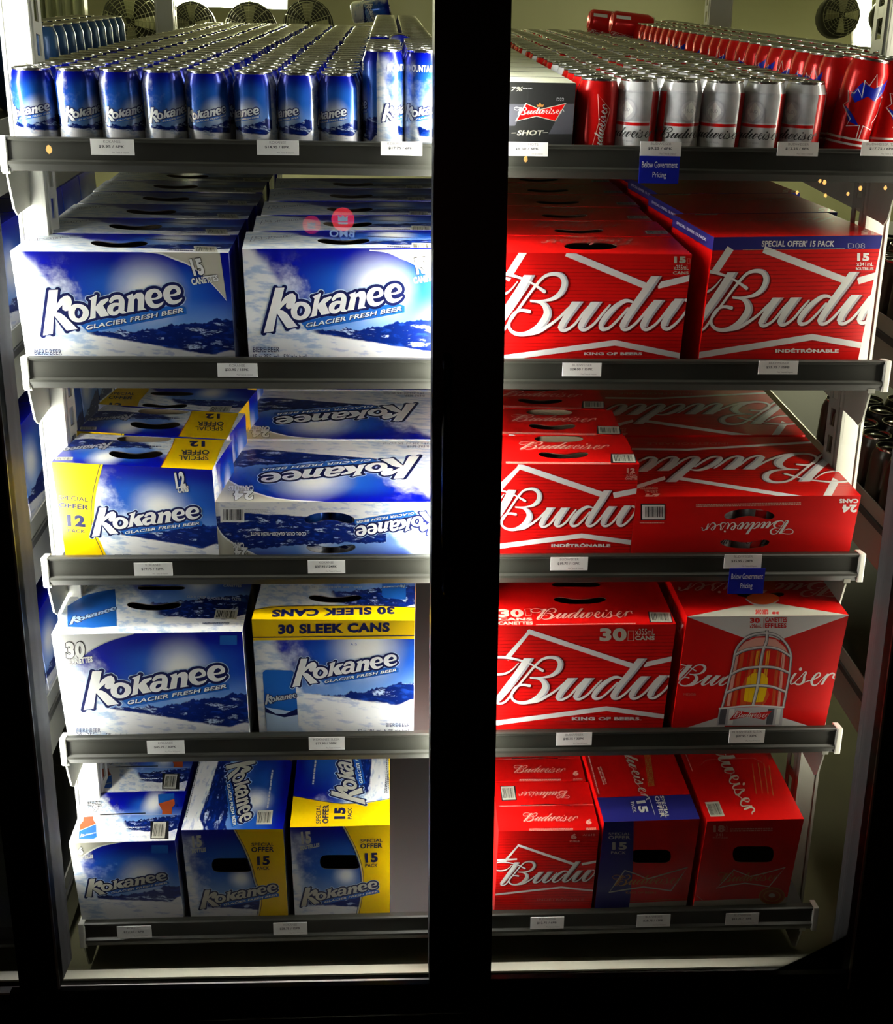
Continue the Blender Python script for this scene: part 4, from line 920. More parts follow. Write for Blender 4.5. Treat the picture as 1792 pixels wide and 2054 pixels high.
# ------------------------------------------------------------------ price tickets and blue notices
PAPER = flat('ticket_paper', (.92, .91, .88), .5); INKB = flat('ticket_ink', (.06, .06, .07), .6); INKR = flat('ticket_ink_faint', (.30, .28, .28), .6); BLUEP = flat('notice_blue', (.004, .012, .36), .35)
HOLD = flat('holder_strip', (.16, .16, .15), .25)
class FA:
    """art on a thin card standing at depth Y; two inks by name"""
    def __init__(s): s.it = []
    def raw(s, p, c, l): s.it.append((p, c, l))
def card(name, x0, x1, y0, y1, lines, base, inks, label, cat, group, Y=-.0075):
    a, b, c = at(x0, y1, Y), at(x1, y1, Y), at((x0+x1)/2, y0, Y); w_, h_ = b.x-a.x, c.z-(a.z+b.z)/2; o0 = Vector((a.x, Y, (a.z+b.z)/2))
    A = Art(w_, h_); T = lambda x, y: (x*w_, y*h_)
    for st, u0, u1, v0, v1, ci, bd in lines: A.text(st, (u0, v0), (u1, v0), (u0, v1), T, ci, 2, bd)
    bm = bmesh.new(); box(bm, (0, 0, 0), (w_, .0012, h_))
    mats = [base]; idx = {}
    for p, ci, l in A.items:
        f = bm.faces.new([bm.verts.new((x, -.0003, y)) for x, y in p])
        if ci not in idx: idx[ci] = len(mats); mats.append(inks[ci])
        f.material_index = idx[ci]
    o = ob(name, mesh_from(name, bm, mats), None, o0); tag(o, label, cat, group); return o
TK = dict(b=INKB, r=INKR, w=flat('notice_white', (.85, .85, .85), .5))
tags = [
 [('KOKANEE', '$9.95 / 6PK', 183, 270, 279, 311, 'leftmost'), ('KOKANEE', '$14.95 / 8PK', 516, 600, 281, 311, 'second from left'), ('KOKANEE TALL', '$17.75 / 6PK', 764, 847, 284, 312, 'last before the door post'), ('BUD SHOTS', '$8.50 / 6PK', 1018, 1099, 285, 313, 'first after the door post'), ('BUDWEISER', '$9.25 / 6PK', 1284, 1366, 284, 313, 'just above the blue notice'), ('BUDWEISER', '$12.25 / 8PK', 1559, 1641, 285, 313, 'below the last silver can'), ('BUDWEISER TALL', '$17.75 / 6PK', 1727, 1811, 285, 313, 'rightmost')],
 [('KOKANEE', '$23.95 / 15PK', 437, 517, 729, 756, 'leftmost'), ('BUDWEISER', '$24.00 / 15PK', 1128, 1206, 728, 755, 'middle'), ('BUDWEISER', '$25.75 / 15PB', 1521, 1600, 724, 751, 'rightmost')],
 [('KOKANEE', '$19.75 / 12PK', 270, 347, 1129, 1155, 'leftmost'), ('KOKANEE', '$37.95 / 24PK', 618, 693, 1124, 1150, 'second from left'), ('BUDWEISER', '$19.75 / 12PK', 1104, 1179, 1118, 1144, 'first after the door post'), ('BUDWEISER', '$35.95 / 24PK', 1452, 1527, 1112, 1140, 'just above the blue notice')],
 [('KOKANEE', '$45.75 / 30PK', 296, 371, 1486, 1512, 'leftmost'), ('KOKANEE SLEEK', '$37.95 / 30PK', 620, 692, 1479, 1504, 'second from left'), ('BUDWEISER', '$45.75 / 30PK', 1116, 1187, 1470, 1495, 'first after the door post'), ('BUDWEISER SLEEK', '$37.95 / 30PK', 1462, 1533, 1464, 1490, 'rightmost')],
 [('KOKANEE', '$12.50 / 6PB', 236, 305, 1858, 1881, 'leftmost'), ('KOKANEE', '$28.75 / 15PB', 549, 617, 1851, 1875, 'second from left'), ('BUDWEISER', '$12.75 / 6PB', 1064, 1131, 1840, 1863, 'first after the door post'), ('BUDWEISER', '$28.75 / 15PB', 1277, 1344, 1835, 1859, 'second after the door post'), ('BUDWEISER', '$33.25 / 18PB', 1455, 1521, 1832, 1855, 'rightmost')]]
for k, row in enumerate(tags):
    for nm, pr, x0, x1, y0, y1, wh in row:
        L = [(nm, .5-.028*len(nm), .5+.028*len(nm), .76, .93, 'r', .0), (pr, .19, .78, .42, .62, 'b', .02), ('No 10684', .05, .28, .09, .20, 'r', -.005) if 0 else ('Plus Taxes & Deposit', .48, .88, .08, .22, 'r', 0)]
        card('price_tag', x0, x1, y0, y1, L, PAPER, TK, 'white price tag reading %s, %s on the %s shelf' % (pr.replace(' / ', ' '), wh, LV[k]), 'price tag', 'white price tags on the rails')
for x0, x1, y0, y1, k, wh in ((1281, 1361, 313, 368, 0, 'top'), (1460, 1531, 1140, 1191, 2, 'third')):
    card('blue_notice', x0, x1, y0, y1, [('Below Government', .06, .95, .58, .80, 'w', .0), ('Pricing', .34, .68, .16, .42, 'w', .0)], BLUEP, TK, 'dark blue below government pricing notice hanging under the %s shelf rail' % wh, 'sign', 'blue notices on the rails', Y=-.009)

# ------------------------------------------------------------------ cans
LIDM = flat('can_aluminium', (.78, .77, .72), .22, 1.0); LIDD = flat('can_aluminium_panel', (.60, .59, .54), .30, 1.0)
def can_meshes(nm, H, body, art=None, r=.033):
    bm = bmesh.new(); uv = bm.loops.layers.uv.new('UVMap')
    lathe(bm, [(.0, .004), (.020, .003), (.024, 0), (.026, .001), (.0315, .007), (r, .012), (r, H-.020), (r-.0012, H-.016), (.0285, H-.006), (.0272, H-.003)], 28, 0, uv, H)
    mats = [body]
    if art:
        idx = {}
        its = []
        for p, c_, l_ in art.items:                       # cut wide shapes into narrow strips so that they follow the curve
            a_, b_ = min(q[0] for q in p), max(q[0] for q in p)
            if b_-a_ < .0045: its.append((p, c_, l_)); continue
            n_ = int(math.ceil((b_-a_)/.004)); st = (b_-a_)/n_
            for k in range(n_):
                o_ = a_+k*st; z = clip([(q[0]-o_, q[1]) for q in p], st, 9)
                if len(z) > 2: its.append(([(q[0]+o_, q[1]) for q in z], c_, l_))
        art.items = its
        art.emit(bm, lambda x, y, l: Vector(((r+l)*math.cos(-math.pi/2+x/r), (r+l)*math.sin(-math.pi/2+x/r), y)), mats, idx)
    b = mesh_from(nm, bm, mats)
    bm = bmesh.new()
    lathe(bm, [(.0272, H-.004), (.0280, H-.001), (.0278, H+.0005), (.0262, H+.0006), (.0255, H-.004), (.0240, H-.0045), (.0232, H-.0020), (0, H-.0018)], 22, 0)
    l = mesh_from(nm+'_lid', bm, LIDM)
    bm = bmesh.new(); tube(bm, [(.0, -.013, H-.0005), (.007, -.009, H-.0005), (.007, .002, H-.0005), (0, .006, H-.0005), (-.007, .002, H-.0005), (-.007, -.009, H-.0005)], .0013, 5, closed=True)
    t = mesh_from(nm+'_tab', bm, LIDM); return b, l, t
CC = 2*math.pi*.033
def canscene(nm, H, **kw): return mat_scene(nm, .9*.122/H, rep=2, metal=.35, rough=.22, sh=.95, **kw)
MK = canscene('can_alpine', .122, sun=(.62, .50), slope=.22, x0=-.02, ridge=.36, snow=.34, sn2=.08, sunr=.17, dark=.9)
MKT = canscene('can_alpine_tall', .157, sun=(.62, .46), slope=.45, x0=.0, ridge=.30, snow=.26, sn2=.10, sunr=.18)
def kart(H, y0, sc, tall=False):
    A = Art(CC, H)
    for cx in (.0, CC/2, CC):
        g = lambda x, y: (cx+(x-889)*sc, y0+(470-y)*sc)
        kokanee(A, g, 3, True, False)
        if tall: A.text('MOUNTAIN SIZE', (cx-.030, H-.030), (cx+.030, H-.030), (cx-.030, H-.020), lambda x, y: (x, y), 'white', 3, .04)
    A.barcode((.070, .008), (.086, .008), (.070, .038), lambda x, y: (x, y), 1, bg='white')
    return A
KB = can_meshes('alpine_can', .122, MK, kart(.122, .053, .000046)); KT = can_meshes('alpine_tall_can', .157, MKT, kart(.157, .062, .000050, True))
# silver can
ms, b = newmat('can_silver', .24, .2); u, v = uvs(); nz = noise(u*3, v, 6, 4)
cz = mixc(sstep(v, .50, .52), (.88, .88, .88), (.58, .59, .62)); cz = mixc(sstep(nz, .45, .6)*step(v, .52), cz, (.66, .67, .70)); fu = N.m('FRACT', u*2); dd = N.m('ABSOLUTE', fu-.5)
cz = mixc(step(dd, .40)*step(.93, v), cz, (.66, .01, .01)); cz = mixc(step(v, .86), cz, (.74, .74, .76)); setc(b, cz)
A = Art(CC, .122)
for cx in (0, CC/2, CC):
    g = lambda x, y: (cx+(x-1450)*.000032, .038+(560-y)*.000036)
    idn = lambda x, y: (cx+x, y)
    A.rect(-.040, .0555, .040, .0600, idn, 'red', 1); script(A, g, 'black', 2, sub=3); A.text('KING OF BEERS', (-.012, .031), (.014, .031), (-.012, .0335), idn, 'grey', 2)
    A.disc(0, .078, .0175, idn, 'grey', 1.5, 24); A.disc(0, .078, .0150, idn, 'silver', 2, 24); A.poly([(0, .092), (.013, .078), (0, .064), (-.013, .078)], 'white', 2.2, idn); A.text('BUD', (-.006, .076), (.006, .076), (-.006, .081), idn, 'grey', 3)
    A.smalltext((-.032, .104), (.032, .104), .001, idn, 'grey', 2, 2, 4)
SB = can_meshes('silver_can', .122, ms, A)
mr = flat('can_red', (.66, .006, .006), .24, .35)
A = Art(CC, .122)
for cx in (0, CC/2, CC):
    bwt = [(-.012, .008), (.010, .008), (.0065, .040), (.016, .078), (-.006, .100), (-.001, .060)]
    A.ribbon([(cx+x, y, .0011) for x, y in bwt], lambda x, y: (x, y), 'pink', 2, smooth=False, closed=True)
    g = aff([(290, 606), (3009, 398), (1487, 152)], [(cx+.0065, .012), (cx+.0065, .086), (cx-.0065, .044)]); script(A, g, 'white', 3, sub=3)
    A.rect(cx+.045, .008, cx+.055, .05, lambda x, y: (x, y), 'white', 1)
RB = can_meshes('red_can', .122, mr, A)
A = Art(CC, .157)
leaf = [(0, 1), (-.18, .66), (-.42, .78), (-.34, .30), (-.60, .52), (-.70, .38), (-1, .42), (-.86, .12), (-1.05, 0), (-.55, -.36), (-.62, -.58), (-.08, -.50), (-.06, -.9), (.06, -.9), (.08, -.5), (.62, -.58), (.55, -.36), (1.05, 0), (.86, .12), (1, .42), (.70, .38), (.60, .52), (.34, .30), (.42, .78), (.18, .66)]
for cx in (0, CC/2, CC):
    P = [(cx+x*.036, .086+y*.050) for x, y in leaf]; idn = lambda x, y: (x, y)
    A.poly([(cx-.030, .102), (cx-.018, .122), (cx+.002, .116), (cx+.018, .124), (cx+.030, .132), (cx+.026, .112), (cx+.010, .098), (cx-.004, .104), (cx-.020, .092)], 'blue', 1.5, idn)
    A.poly([(cx-.034, .086), (cx-.022, .064), (cx-.004, .060), (cx-.022, .078)], 'blue', 1.5, idn)
    A.ribbon([(x, y, .0016) for x, y in P], idn, 'white', 2, smooth=False, closed=True)
for y in (.030, .038): A.rect(0, y, CC, y+.0032, lambda x, y_: (x, y_), 'white', 1)
TB = can_meshes('red_tall_can', .157, mr, A)
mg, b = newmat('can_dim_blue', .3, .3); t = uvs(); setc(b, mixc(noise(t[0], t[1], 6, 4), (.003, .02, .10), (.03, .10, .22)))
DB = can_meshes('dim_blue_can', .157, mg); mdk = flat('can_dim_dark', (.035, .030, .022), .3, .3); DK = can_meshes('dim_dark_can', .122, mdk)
ONES = ['', 'first', 'second', 'third', 'fourth', 'fifth', 'sixth', 'seventh', 'eighth', 'ninth', 'tenth', 'eleventh', 'twelfth', 'thirteenth', 'fourteenth', 'fifteenth', 'sixteenth', 'seventeenth', 'eighteenth', 'nineteenth', 'twentieth']
def ordn(n): return ONES[n] if n <= 20 else ('thirtieth' if n == 30 else ('thirty-' if n > 30 else 'twenty-')+ONES[n % 10])
KIND = {}
def can(ms_, k, x, y, z, rot, label, group, tilt=(0, 0), tab=False):
    o = bpy.data.objects.new(ms_[0].name.split('.')[0], ms_[0]); link(o)
    o.matrix_world = SM[k] @ Matrix.Translation((x, y, z)) @ Matrix.Rotation(tilt[0], 4, 'Y') @ Matrix.Rotation(tilt[1], 4, 'X') @ Matrix.Rotation(rot, 4, 'Z')
    tag(o, label, 'can', group); l = bpy.data.objects.new('can_lid', ms_[1]); link(l, o); l['label'] = 'silver can lid'
    if tab: t_ = bpy.data.objects.new('pull_tab', ms_[2]); link(t_, l)
    return o
rc = random.Random(11)
lanesK = [(58, -10), (147, 32), (234, 22), (321, 26), (410, -2), (508, -48), (597, -60), (680, -42)]
for i, (px, rot) in enumerate(lanesK):
    x = lx_at(0, px, 205, Y0-.033)
    for n in range(30):
        can(KB, 0, x+(rc.uniform(-.003, .003) if n else 0), Y0+n*PITCH+(.0015*n*0), 0, R(rot if n == 0 else rc.uniform(0, 360)),
            'blue mountain beer can, %s from the front in the %s lane from the left' % (ordn(n+1), ordn(i+1)), 'blue beer cans on the top shelf', tab=n < 2)
for i, (px, rot) in enumerate(((770, 62), (853, 4))):
    x = lx_at(0, px, 190, Y0-.033)
    for n in range(28):
        if i == 0 and n in (5, 6): continue
        can(KT, 0, x, Y0+n*PITCH, 0, R(rot if n == 0 else rc.uniform(0, 360)), 'tall blue mountain beer can, %s from the front, %s' % (ordn(n+1), ('beside the last short blue can', 'next to the black door post')[i]), 'tall blue beer cans', tab=n < 2)
can(KT, 0, lx_at(0, 770, 190, Y0-.033)+.004, Y0+4.75*PITCH, .020, R(20), 'tall blue can tipped backwards in the gap behind the nearest tall blue cans', None, tilt=(R(14), R(-33)))
can(KB, 0, lx_at(0, 706, 46, Y0+1.95), Y0+1.95, .122+.034, R(20), 'dark blue can lying across the far end of the short blue cans', None, tilt=(R(80), 0))
names = ['first', 'second', 'third', 'fourth', 'fifth', 'sixth']
lanesB = [(1206, RB, 0), (1287, SB, -40), (1375, SB, 16), (1462, SB, -36), (1545, SB, -40), (1627, SB, -52)]
for i, (px, mset, rot) in enumerate(lanesB):
    x = lx_at(0, px, 210, Y0-.033)
    for n in range(30):
        m = mset if n == 0 else (RB if rc.random() < (.22 if i else .5) else SB)
        can(m, 0, x+(rc.uniform(-.003, .003) if n else 0), Y0+n*PITCH, 0, R(rot if n == 0 else rc.uniform(0, 360)),
            '%s beer can, %s from the front in the %s lane right of the black box' % ('red' if m is RB else 'silver', ordn(n+1), names[i]), 'red and silver cans on the top shelf', tab=n < 2)
xt = [lx_at(0, 1700, 240, Y0), lx_at(0, 1782, 240, Y0), lx_at(0, 1868, 240, Y0)]
for i in range(3):
    for n in range(28):
        can(TB, 0, xt[i]-(.0 if n else 0)*n, Y0+n*PITCH+.012*i, 0.001, R([4, 40, 90][i] if n == 0 else rc.uniform(0, 360)), 'tall red can, %s from the front, %s' % (ordn(n+1), ('lane beside the silver cans', 'second lane of tall cans', 'lane at the right picture edge')[i]), 'tall red leaf print cans', tilt=(R(8) if (n == 0 and i == 0) else 0, 0), tab=n < 2)
for j, (px, yy) in enumerate(((1180, 1.80), (1225, 1.62))):
    can(RB, 0, lx_at(0, px, 55, yy), yy, .122+.034, R(60), ('red can lying on top of the far silver cans, left one', 'red can lying on top of the far silver cans, right one')[j], None, tilt=(R(95), 0))
# black shot cartons
c = Carton(0, (958, 165), (1156, 165), .105, H=None, yaw=0); c.mat = dict(all=flat('board_black', (.022, .022, .022), .35), top=flat('board_lid_lamp_sheen', (.85, .86, .66), .25, 0, .6, (14, .2, .004)))  # lid coloured cream, imitating the lamp's reflection on the carton tops
A = c.art['front']; T = c.pix('front', 1000, 0, 4.48)
A.poly([(-100, 935), (240, 935), (150, 1130), (-100, 1130)], 'panel', 1, T); A.poly([(600, 932), (760, 932), (760, 1205), (450, 1205)], 'panel', 1, T)
A.poly([(245, 925), (378, 980), (612, 925), (515, 1092), (345, 1048), (150, 1092)], 'taupe', 2, T); A.poly([(252, 935), (378, 988), (600, 934), (510, 1084), (345, 1040), (165, 1084)], 'red', 2.3, T)
script(A, sref(T, [(215, 1032), (365, 965), (592, 1000)]), 'white', 3, sub=4); A.poly([(342, 935), (358, 945), (375, 920), (392, 945), (410, 935), (402, 960), (350, 960)], 'gold', 3, T)
A.text('SHOT', *bx_(165, 395, 1170, 1216), T, 'taupe', 2, .03, it=.2); A.ribbon([(120, 1195, 5), (158, 1194, 5)], T, 'taupe', 2, smooth=False); A.ribbon([(402, 1192, 5), (445, 1191, 5)], T, 'taupe', 2, smooth=False)
A.text('7%', *bx_(108, 212, 780, 820), T, 'taupe', 2, .01, it=.2); A.smalltext((220, 792), (305, 790), 8, T, 'grey', 2, 1, 3); A.text('D22', *bx_(525, 590, 878, 908), T, 'silver', 2, 0)
me = c.mesh('black_shot_carton')
for n in range(16): place('beer_carton', me, 0, c.loc+Vector((0, n*.112, 0)), 0, 'small black carton with red bow tie emblem, %s from the front beside the door post' % ordn(n+1), group='small black cartons on the top shelf')
# cans showing through the hand holes
def inside(c, k, m, spots, what):
    for i, (dx, dy, dz, lay) in enumerate(spots):
        can(m, k, c.loc.x+dx, c.loc.y+dy, dz, R(70*i+20), 'can inside the %s, %s one seen through its hand hole' % (what, ('left', 'middle', 'right')[i]), 'cans seen through hand holes')
inside(K24, 2, KB, [(c_, .037, .001, 0) for c_ in (.155, .223, .291)], 'flat blue carton')
inside(B24, 2, SB, [(c_, .037, .001, 0) for c_ in (.155, .223, .291)], 'flat red carton')
for cc, k, m, wh in ((K30, 3, KB, 'large blue carton'), (KS, 3, KB, 'yellow banded carton'), (B30, 3, SB, 'large red carton'), (BS, 3, SB, 'carton with the lamp picture')):
    inside(cc, k, m, [(cc.W/2-.068, .06, cc.H-.150, 0), (cc.W/2, .06, cc.H-.150, 0), (cc.W/2+.068, .06, cc.H-.150, 0)], wh)

# ------------------------------------------------------------------ neighbouring bays, dimly seen at the sides
def bay(x0, x1, ks, side):
    for k in ks:
        r = root_at('gravity_shelf', (x0, 0, ZL[k])); tag(r, '%s shelf of the dark neighbouring bay on the far %s' % (LV[k], side), 'shelf', 'shelves of the neighbouring bays')
        bm = bmesh.new(); z = ZL[k]; prism_x(bm, [(.012, z), (-.004, z-.003), (0, z-.033), (-.005, z-.04), (-.001, z-.05), (.012, z-.05)], x0, x1); part('front_rail', bm, RAILM, r)
        bm = bmesh.new(); box(bm, (x0, .013, -.012), (x1, 1.35, -.0005)); part('deck', bm, DECK, r, mw=SM[k])
        for xa in (x0+.004, x1-.007):
            bm = bmesh.new(); hexa(bm, [(xa, .0, -.013), (xa, .0, -.085), (xa, 1.3, -.075), (xa, 1.3, -.013)], (.003, 0, 0)); part('side_arm', bm, ARM, r, mw=SM[k])
            bm = bmesh.new(); box(bm, (xa, .02, .001), (xa+.003, 1.3, .03)); part('side_guard', bm, ARM, r, mw=SM[k])
bay(-1.30, -.665, range(5), 'left'); bay(.905, 1.55, range(4), 'right')
for i in range(2):
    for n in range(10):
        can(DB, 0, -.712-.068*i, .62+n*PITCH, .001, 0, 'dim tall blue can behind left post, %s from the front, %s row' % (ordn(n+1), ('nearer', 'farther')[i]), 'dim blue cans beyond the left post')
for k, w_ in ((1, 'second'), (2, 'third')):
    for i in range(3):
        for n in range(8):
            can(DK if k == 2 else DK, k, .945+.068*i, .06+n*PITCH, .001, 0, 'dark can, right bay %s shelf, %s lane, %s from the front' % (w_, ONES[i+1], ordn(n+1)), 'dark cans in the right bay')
cd_ = Carton(1, (486, 499), (924, 497), .128)
for k, hh in ((1, .20), (2, .20), (3, .19)):
    bm = bmesh.new(); uv = bm.loops.layers.uv.new('UVMap'); box(bm, (0, 0, 0), (.27, .13, hh), bev=.001)
    for f in bm.faces:
        for l in f.loops: l[uv].uv = (l.vert.co.y/.13*.5+l.vert.co.x/.54, l.vert.co.z/hh)
    me = mesh_from('side_bay_carton', bm, SC12)
    for n in range(6): place('beer_carton', me, k, Vector((-.945, .02+n*.134, 0)), 0, 'dim blue carton in the left bay, %s shelf, %s from the front' % (LV[k], ORD[n]), group='dim blue cartons in the left bay')

# ------------------------------------------------------------------ doors
BLK = flat('door_frame_black', (.006, .006, .006), .32, 0, .4); REV = flat('frame_reveal_metal', (.025, .025, .027), .6, .0, .2); EDGE = flat('gasket_edge', (.35, .34, .36), .4, .3)
YD, YB = -.14, -.052
gm = bpy.data.materials.new('door_glass'); gm.use_nodes = True; nt = gm.node_tree; nt.nodes.remove(nt.nodes['Principled BSDF'])
tr = nt.nodes.new('ShaderNodeBsdfTransparent'); tr.inputs[0].default_value = (.97, .985, .975, 1); gl = nt.nodes.new('ShaderNodeBsdfGlossy'); gl.inputs['Roughness'].default_value = .0
fr = nt.nodes.new('ShaderNodeFresnel'); fr.inputs[0].default_value = 1.45; mx = nt.nodes.new('ShaderNodeMixShader')
nt.links.new(fr.outputs[0], mx.inputs[0]); nt.links.new(tr.outputs[0], mx.inputs[1]); nt.links.new(gl.outputs[0], mx.inputs[2]); nt.links.new(mx.outputs[0], nt.nodes['Material Output'].inputs[0])
def ext(p, q, y): t = (y-p[1])/(q[1]-p[1]); return (p[0]+(q[0]-p[0])*t, y)
def stile(name, eL, eR, root, mat=BLK, y0=-150, y1=1990, rev=None):
    """upright frame member: eL, eR = two photo points on each edge"""
    q = [at(*ext(*eL, y1), YD), at(*ext(*eR, y1), YD), at(*ext(*eR, y0), YD), at(*ext(*eL, y0), YD)]
    bm = bmesh.new(); hexa(bm, q, (0, YB-YD, 0)); me = mesh_from(name, bm, [mat]); o = ob(name, me, root); o.matrix_parent_inverse = root.matrix_basis.inverted()
    me.materials.append(REV); me.update()
    for p in me.polygons:
        if abs(p.normal.x) > .8: p.material_index = 1
    return q
d1 = root_at('door_1', at(490, 1990, YD)); d1['kind'] = 'structure'; d1['label'] = 'black framed glass cooler door on the left'; d1['category'] = 'door'
d2 = root_at('door_2', at(1350, 1965, YD)); d2['kind'] = 'structure'; d2['label'] = 'black framed glass cooler door on the right'; d2['category'] = 'door'
eI = ((0, 850), (113, 1953)); eO = ((-95, 850), (36, 1953))
stile('door_stile', eO, eI, d1)
mL, mR_, mC = ((873, 0), (862, 1960)), ((1027, 0), (985, 1960)), ((948, 0), (922, 1960))
stile('door_stile', mL, mC, d1); stile('door_stile', mC, mR_, d2)
eR = ((1791, 1311), (1708, 1953)); eRo = ((1935, 1311), (1840, 1953)); stile('door_stile', eR, eRo, d2)
def trimline(e, root, dx):
    q = [at(*ext(*e, 1985), YD-.001), at(*ext(*e, -150), YD-.001)]; bm = bmesh.new(); w_ = .0035*dx
    hexa(bm, [q[0], q[0]+Vector((w_, 0, 0)), q[1]+Vector((w_, 0, 0)), q[1]], (0, .004, 0)); o = ob('door_gasket', mesh_from('door_gasket', bm, EDGE), root); o.matrix_parent_inverse = root.matrix_basis.inverted()
trimline(eI, d1, 1); trimline(eR, d2, -1)
def rail(a, b, c_, d_, root, nm='door_rail', Y=YD, dep=YB-YD, mat=BLK):
    q = [at(*p, Y) for p in (a, b, c_, d_)]; bm = bmesh.new(); hexa(bm, q, (0, dep, 0)); o = ob(nm, mesh_from(nm, bm, mat), root)
    if root: o.matrix_parent_inverse = root.matrix_basis.inverted()
    return o
rail((20, 2034), (922, 2032), (922, 1973), (20, 1990), d1, dep=.012); rail((922, 2032), (1830, 2030), (1830, 1951), (922, 1965), d2, dep=.012)
for e1, e2, rt, ya, yb in ((eI, mL, d1, 1988, 1973), (mR_, eR, d2, 1964, 1952)):
    q = [at(*ext(*e1, ya), YD+.03), at(*ext(*e2, yb), YD+.03), at(*ext(*e2, -150), YD+.03), at(*ext(*e1, -150), YD+.03)]
    bm = bmesh.new(); hexa(bm, q, (0, .003, 0)); o = ob('glass_pane', mesh_from('glass_pane', bm, gm), rt); o.matrix_parent_inverse = rt.matrix_basis.inverted()
bm = bmesh.new(); ha, hb = at(900, 740, YD-.045), at(898, 1188, YD-.045)
tube(bm, [ha+Vector((0, .045, .01)), ha, ha+(hb-ha)*.25+Vector((-.002, -.004, 0)), ha+(hb-ha)*.75+Vector((-.002, -.004, 0)), hb, hb+Vector((0, .045, -.01))], .008, 8)
o = ob('door_handle', mesh_from('door_handle', bm, BLK), d1); o.matrix_parent_inverse = d1.matrix_basis.inverted()
# inner sill strips and lower fascia
SILL = flat('sill_strip', (.90, .86, .70), .45); SILL2 = flat('sill_metal', (.80, .76, .74), .35, .4)
for nm_, pa, pb, Y_, dp, mt in (('trim_1', (-250, 1953), (1960, 1913), -.034, .024, SILL), ('trim_2', (-250, 1984), (1960, 1938), -.098, .017, SILL2)):
    a, b = at(*pa, Y_+dp), at(*pb, Y_+dp); bm = bmesh.new(); hexa(bm, [(a.x, Y_, a.z-.004), (b.x, Y_, b.z-.004), (b.x, Y_, b.z), (a.x, Y_, a.z)], (0, dp, 0)); t1 = ob(nm_, mesh_from(nm_, bm, mt)); t1['kind'] = 'structure'
zb_ = min(at(p_, q_, y_).z for p_, q_, y_ in ((-250, 1953, -.01), (1960, 1913, -.01), (-250, 1984, -.081), (1960, 1938, -.081)))-.007; bm = bmesh.new(); box(bm, (-1.4, -.127, zb_-.05), (1.7, -.012, zb_)); t4 = ob('trim_4', mesh_from('trim_4', bm, flat('sill_gap_dark', (.02, .02, .012), .7, 0, .2))); t4['kind'] = 'structure'
t3 = rail((-400, 2200), (2100, 2200), (2100, 2022), (-400, 2028), None, 'trim_3', Y=YD+.02, dep=.06, mat=BLK); t3['kind'] = 'structure'
# room shell
WALLM = flat('room_wall', (.50, .50, .34), .7, 0, .3, None, .06, 2); FLM = flat('room_floor', (.16, .15, .085), .6, 0, .3, (20, .2, .004), .2, 9); BLW = flat('store_wall_black', (.01, .01, .01), .5)
def slab(nm, a, b, m):
    bm = bmesh.new(); box(bm, a, b); o = ob(nm, mesh_from(nm, bm, m)); o['kind'] = 'structure'; return o
ZC = 2.75; FY = 4.3
slab('floor', (-3, -.02, FLOORZ-.08), (3, FY, FLOORZ-.034), FLM)
slab('floor_store', (-4, -5, FLOORZ-.20), (4, -.02, FLOORZ-.12), flat('store_floor', (.10, .09, .04), .5))
slab('wall_back', (-3, FY, FLOORZ-.05), (3, FY+.08, ZC), WALLM); slab('wall_left', (-3.08, -.02, FLOORZ-.05), (-3, FY, ZC), WALLM); slab('wall_right', (3, -.02, FLOORZ-.05), (3.08, FY, ZC), WALLM); slab('ceiling', (-3, -.02, ZC), (3, FY, ZC+.08), WALLM)

# ------------------------------------------------------------------ lamps behind the door posts
TUBEM = emis('tube_glow', (1.0, .98, .90), FRONT_TUBE)
def vtube(x, z0, z1, label, TUBEM=TUBEM, side=0):
    r = root_at('light_tube', (x, -.028, z0)); bm = bmesh.new(); tube(bm, [(x, -.028, z0), (x, -.028, z1)], .011, 12); part('tube', bm, TUBEM, r)
    bm = bmesh.new(); box(bm, (x-.012, -.030, z0-.03), (x+.012, -.012, z0-.001)); box(bm, (x-.012, -.030, z1+.001), (x+.012, -.012, z1+.03)); part('end_cap', bm, STEEL, r)
    if side: bm = bmesh.new(); box(bm, (x+side*.016, -.050, z0-.03), (x+side*.019, .070, z1+.03)); part('shroud', bm, flat('lamp_light_blocker', (.03, .03, .03), .5), r)  # unseen opaque plate, added to keep tube light off the neighbouring bay
    tag(r, label, 'lamp', 'upright lamps behind the door posts')
xl = at(*ext(*eI, 900), YD).x; xr = at(*ext(*eR, 900), YD).x; xa = at(873, 300, YD).x; xb = at(1020, 300, YD).x
ZT0, ZT1 = .34, 2.0
vtube(xl-.035, .40, ZT1, 'upright lamp tube behind the left black door frame', side=-1); vtube(xa+.035, ZT0, ZT1, 'upright lamp tube behind the door post, left side')
vtube(xb-.040, .36, ZT1, 'upright lamp tube behind the door post, right side'); vtube(xr+.065, .50, ZT1, 'upright lamp tube behind the right black door frame', emis('tube_glow_dim', (1.0, .93, .78), FRONT_TUBE*.46), side=1)
# room lamps at the back
BT = emis('room_lamp_glow', (1.0, .95, .62), BACK_TUBE)
def room_lamp(p, q, r_, label):
    rt = root_at('ceiling_lamp', tuple(p)); bm = bmesh.new(); tube(bm, [p, q], r_, 12); part('tube', bm, BT, rt)
    bm = bmesh.new(); lo = Vector((0, .03, .02)); tube(bm, [Vector(p)+lo, Vector(q)+lo], r_*1.6, 4); part('fixture', bm, STEEL, rt); tag(rt, label, 'lamp', 'lamps in the back room')
room_lamp(at(345, -4, 3.0), at(575, 3, 3.0), .028, 'bright ceiling lamp tube in the back room above the blue cans')
room_lamp(at(1733, 95, 3.4), at(1736, -60, 3.4), .030, 'bright upright lamp in the back room above the tall red cans')
